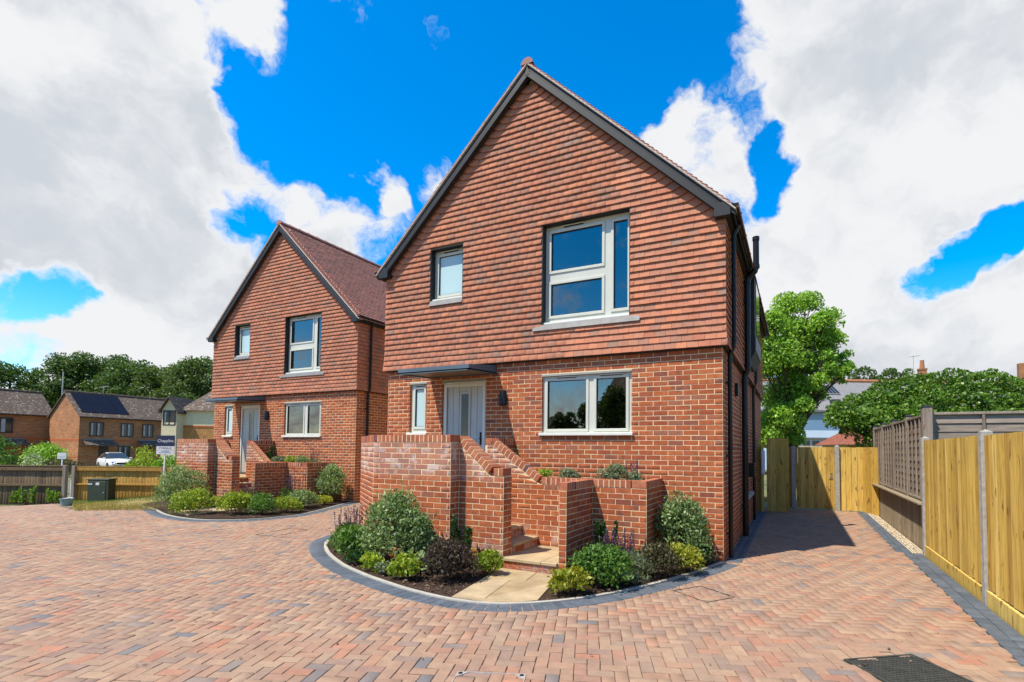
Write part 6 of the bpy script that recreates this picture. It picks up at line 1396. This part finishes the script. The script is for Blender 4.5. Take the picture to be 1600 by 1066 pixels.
for k in range(2):
    ua, ub = ((1268, 1291), (1292, 1331))[k]; f0, f1 = 0.50, 0.80; pz = lambda q: (-0.5+4.5*q, e_+(r_-e_)*q+0.09)
    ya_, za_ = pz(f0); yb_, zb_ = pz(f1); xa_, xb_ = fxw(ua), fxw(ub)-0.05; pnl = MB().add([(xa_, ya_, za_), (xb_, ya_, za_), (xb_, yb_, zb_), (xa_, yb_, zb_)], [(0, 1, 2, 3)]).build('roof_panel', 'lead', wr_)
    nst = 7 if k else 4; m = MB()
    for q in range(nst): s0, s1 = xa_+(xb_-xa_)*(q+0.12)/nst, xa_+(xb_-xa_)*(q+0.88)/nst; m.add([(s0, ya_+0.1, za_+0.12), (s1, ya_+0.1, za_+0.12), (s1, yb_-0.1, zb_-0.02), (s0, yb_-0.1, zb_-0.02)], [(0, 1, 2, 3)])
    m.build('collector', 'dark_glass', pnl)
MB().box(fxw(1300), fxw(1312), 0.05, 0.6, e_+0.35, e_+1.05).build('rooflight', 'dark_glass', wr_)
ck = empty('chimney_stack', (0, 0, 0)); pk = atd(1441, 585, ZW+4); ck.location = (pk[0], pk[1], pk[2]-1.6); tag(ck, 'brick chimney with clay pot above the ivy', 'chimney')
MB().box(-0.33, 0.33, -0.3, 0.3, 0, 2.15).build('stack', 'old_brick', ck); MB().box(-0.38, 0.38, -0.35, 0.35, 2.0, 2.14).build('corbel', 'old_brick', ck); MB().tube([(0, 0, 2.15), (0, 0, 2.95), (0, 0, 2.96)], [0.22, 0.17, 0.2], 10).build('pot', 'ridge_clay', ck)
pa = atd(1427.5, 586, ZW+3); aerial((pa[0], pa[1], pa[2]-0.7), 2.6, 'television aerial left of the brick chimney', 0.6)
pk = atd(1597, 580, ZW+4); ck2 = MB().box(pk[0]-.3, pk[0]+.3, pk[1]-.3, pk[1]+.3, pk[2]-1, pk[2]+0.75).build('chimney_stack', 'old_brick'); tag(ck2, 'small dark chimney at the right edge of the picture', 'chimney')
# low white garden room and red-roofed outbuilding beyond the gate
ZR = 30; pr_ = atd(1236, 700, ZR); gr = empty('garden_room', (pr_[0], pr_[1], -0.2), aC); tag(gr, 'low white glazed garden room seen over the side gate', 'garden room'); wG = 60*ZR/F_PX; hG = 1.57+(706-685.5)*ZR/F_PX+0.2
MB().box(0, wG, 0, 2.5, 0, hG).build('wall', 'sign_white', gr); MB().box(-0.1, wG+0.15, -0.15, 2.6, hG+0.001, hG+0.07).build('roof', 'lead', gr)
for k in range(4):
    x = wG*(0.06+0.25*k); wd_ = MB()
    for q in (0, 1): wd_.box(x+q*0.22, x+q*0.22+0.19, -0.012, -0.001, hG-0.58, hG-0.12)
    wd_.build('window', 'dark_glass', gr)
fpk = empty('picket_fence', (pr_[0]-0.6, pr_[1]-1.2, -0.1), aC); tag(fpk, 'thin pale picket fence below the garden room windows', 'fence'); m = MB()
for k in range(40): m.box(k*0.085, k*0.085+0.05, 0, 0.02, 0, 1.57+(706-694)*ZR/F_PX)
tag(m.build('picket', 'cream', fpk), kind='stuff'); MB().box(0, 3.4, 0.021, 0.05, 1.2, 1.28).build('rail', 'cream', fpk)
ZO = 19; po_ = atd(1318, 690, ZO); ou = empty('outbuilding', (po_[0], po_[1], -0.1), aC-0.15); tag(ou, 'small outbuilding with red tiled roof under the ivy', 'outbuilding'); ho = lambda v: 1.57+(706-v)*ZO/F_PX+0.1
MB().box(0.15, 2.2, 0, 2.5, 0, ho(693)).build('wall', 'cream', ou); m = MB(); m.add([(-0.12, -0.2, ho(694)), (2.4, -0.2, ho(694)), (2.0, 1.2, ho(664)), (0.75, 1.2, ho(664)), (-0.12, 2.6, ho(694)), (2.4, 2.6, ho(694))], [(0, 1, 2, 3), (0, 3, 4), (3, 2, 5, 4)]); m.build('roof', street_roof('red_roof', (0.20, 0.06, 0.035), (0.26, 0.085, 0.05), (0.16, 0.05, 0.03)) or 'red_roof', ou)
# broad tree behind the gate
ZT_ = 24; ptx = atd(1238, 700, ZT_); rng = np.random.default_rng(77); Lb = []
for u, v, r in [(1262, 470, 20), (1235, 480, 22), (1215, 500, 22), (1290, 500, 20), (1200, 530, 22), (1240, 520, 28), (1275, 535, 22), (1225, 560, 28), (1305, 530, 13), (1200, 580, 24), (1260, 570, 26), (1295, 570, 15), (1320, 568, 9), (1235, 600, 26), (1270, 605, 17), (1205, 620, 22), (1255, 628, 18), (1225, 645, 20), (1200, 655, 18), (1215, 675, 14), (1282, 625, 9), (1312, 590, 7), (1300, 548, 15), (1318, 560, 10), (1287, 592, 13), (1306, 575, 11), (1222, 684, 16), (1200, 690, 20), (1185, 680, 18), (1212, 655, 24), (1238, 655, 20), (1240, 680, 11), (1220, 620, 26), (1180, 560, 20), (1170, 610, 20), (1175, 500, 16), (1325, 578, 6)]:
    for q in range(3): p = atd(u+rng.uniform(-9, 9), v+rng.uniform(-9, 9), ZT_+rng.uniform(-1.3, 1.3))-np.array([ptx[0], ptx[1], 0.0]); Lb.append((p[0], p[1], p[2], r*ZT_/F_PX*rng.uniform(0.8, 1.15)))
tree('broadleaf_tree', (ptx[0], ptx[1], -0.1), 8.6, Lb, 60000, 0.145, 'leaf_tree', 'tall fresh green tree rising behind the side gate', 0.22, 77, limbs=40, shell=1.0)
for i, (u, v, Z, h) in enumerate([(1375, 595, 70, 1), (1345, 598, 70, 1), (1400, 596, 72, 1)]):
    p = atd(u, v, Z); rng = np.random.default_rng(90+i); tree('distant_tree', (p[0], p[1], -0.3), p[2]+1.6, [(rng.uniform(-2, 2), rng.uniform(-1, 1), p[2]+rng.uniform(-1.5, 1.6), rng.uniform(0.5, 0.9)) for _ in range(12)], 1500, 0.3, 'leaf_wood', ['dark distant treetop in the middle over the slate ridge', 'dark distant treetop nearest the fresh green tree', 'dark distant treetop nearest the aerial'][i], 0.2, 90+i)
# ivy-covered mass behind the lap panels
rng = np.random.default_rng(55); Lb = []; ZI = 15.5; pi_ = atd(1450, 705, ZI)
for u in range(1322, 1720, 17):
    vt_ = np.interp(u, [1322, 1345, 1380, 1440, 1500, 1545, 1600, 1720], [632, 607, 598, 590, 577, 583, 590, 588]); vb_ = np.interp(u, [1322, 1350, 1400, 1720], [640, 662, 690, 705])
    for f_ in np.linspace(0, 1, 7):
        v = vt_+14+(vb_-vt_)*f_; p = atd(u+rng.uniform(-8, 8), v+rng.uniform(-5, 5), ZI+rng.uniform(-0.5, 0.5)-0.5*math.sin(f_*3.1)+1.2*(1-f_)); Lb.append((p[0]-pi_[0], p[1]-pi_[1], p[2], rng.uniform(18, 27)*ZI/F_PX))
tree('ivy_mass', (pi_[0], pi_[1], -0.1), 3.4, Lb, 46000, 0.10, 'leaf_ivy', 'broad dense ivy-covered mass behind the weathered lap panels', 0.25, 55, cat='ivy', limbs=20, asp=0.8, shell=0.3)
# planting and a house across the drive behind the camera, seen only in the window glass
for i, (x, y, h, w_) in enumerate([(-9.2, -22, 5.6, 1.3), (-11.2, -24, 5.0, 1.3), (-13.3, -23, 4.3, 1.5), (-15.8, -24, 4.9, 1.7), (-5.5, -26, 5.6, 1.8)]):
    rng = np.random.default_rng(400+i); tree('garden_tree', (x, y, -0.1), h, wood_lobes(rng, w_, h, 30, 0.12), 4500, 0.2, 'leaf_wood', ['slim dark tree across the drive behind the camera', 'dark tree beside the slim one behind the camera', 'lower dark tree before the house behind the camera', 'broad dark tree at the left behind the camera', 'small dark tree at the right behind the camera'][i], 0.2, 400+i, group='trees mirrored in the windows', limbs=10)
hb = empty('house_opposite', (-12.6, -37, -0.1)); tag(hb, 'brick house across the drive behind the camera, mirrored in the glass', 'house')
MB().box(0, 16, 0, 7, 0, 5.2).build('wall', 'old_brick', hb); MB().add([(-.4, -.4, 5.1), (16.4, -.4, 5.1), (16.4, 7.4, 5.1), (-.4, 7.4, 5.1), (-.4, 3.5, 7.9), (16.4, 3.5, 7.9)], [(0, 1, 5, 4), (2, 3, 4, 5), (0, 4, 3), (1, 2, 5)]).build('roof', 'street_roof', hb)
for k in range(4): MB().box(1.6+3.8*k, 3.1+3.8*k, 7.001, 7.04, 3.2, 4.5).build('window', 'sign_white', hb)
# a few fallen leaves and crumbs on the paving
rng = np.random.default_rng(12); n = 46; U = rng.uniform(60, 1500, n); Vv = rng.uniform(850, 1050, n); Pp = np.array([onz(u, v, 0.006) for u, v in zip(U, Vv)]); k = inside(OUT, Pp[:, 0], Pp[:, 1])
for h_ in HOLES: k &= ~inside(offset(np.array(h_), 0.0).tolist(), Pp[:, 0], Pp[:, 1])
Pp = Pp[k]; Pp[:, 2] = [G(a, b)+0.008 for a, b in Pp[:, :2]]; n = len(Pp)
tag(leaves_obj('fallen_leaves', leaf_quads(Pp, unit(n, rng)*[1, 1, .1], unit(n, rng)*0.3+[0, 0, 1], rng.uniform(0.015, 0.05, n), rng.uniform(0.01, 0.025, n), 0.2), 'bark_chip', None), kind='stuff')
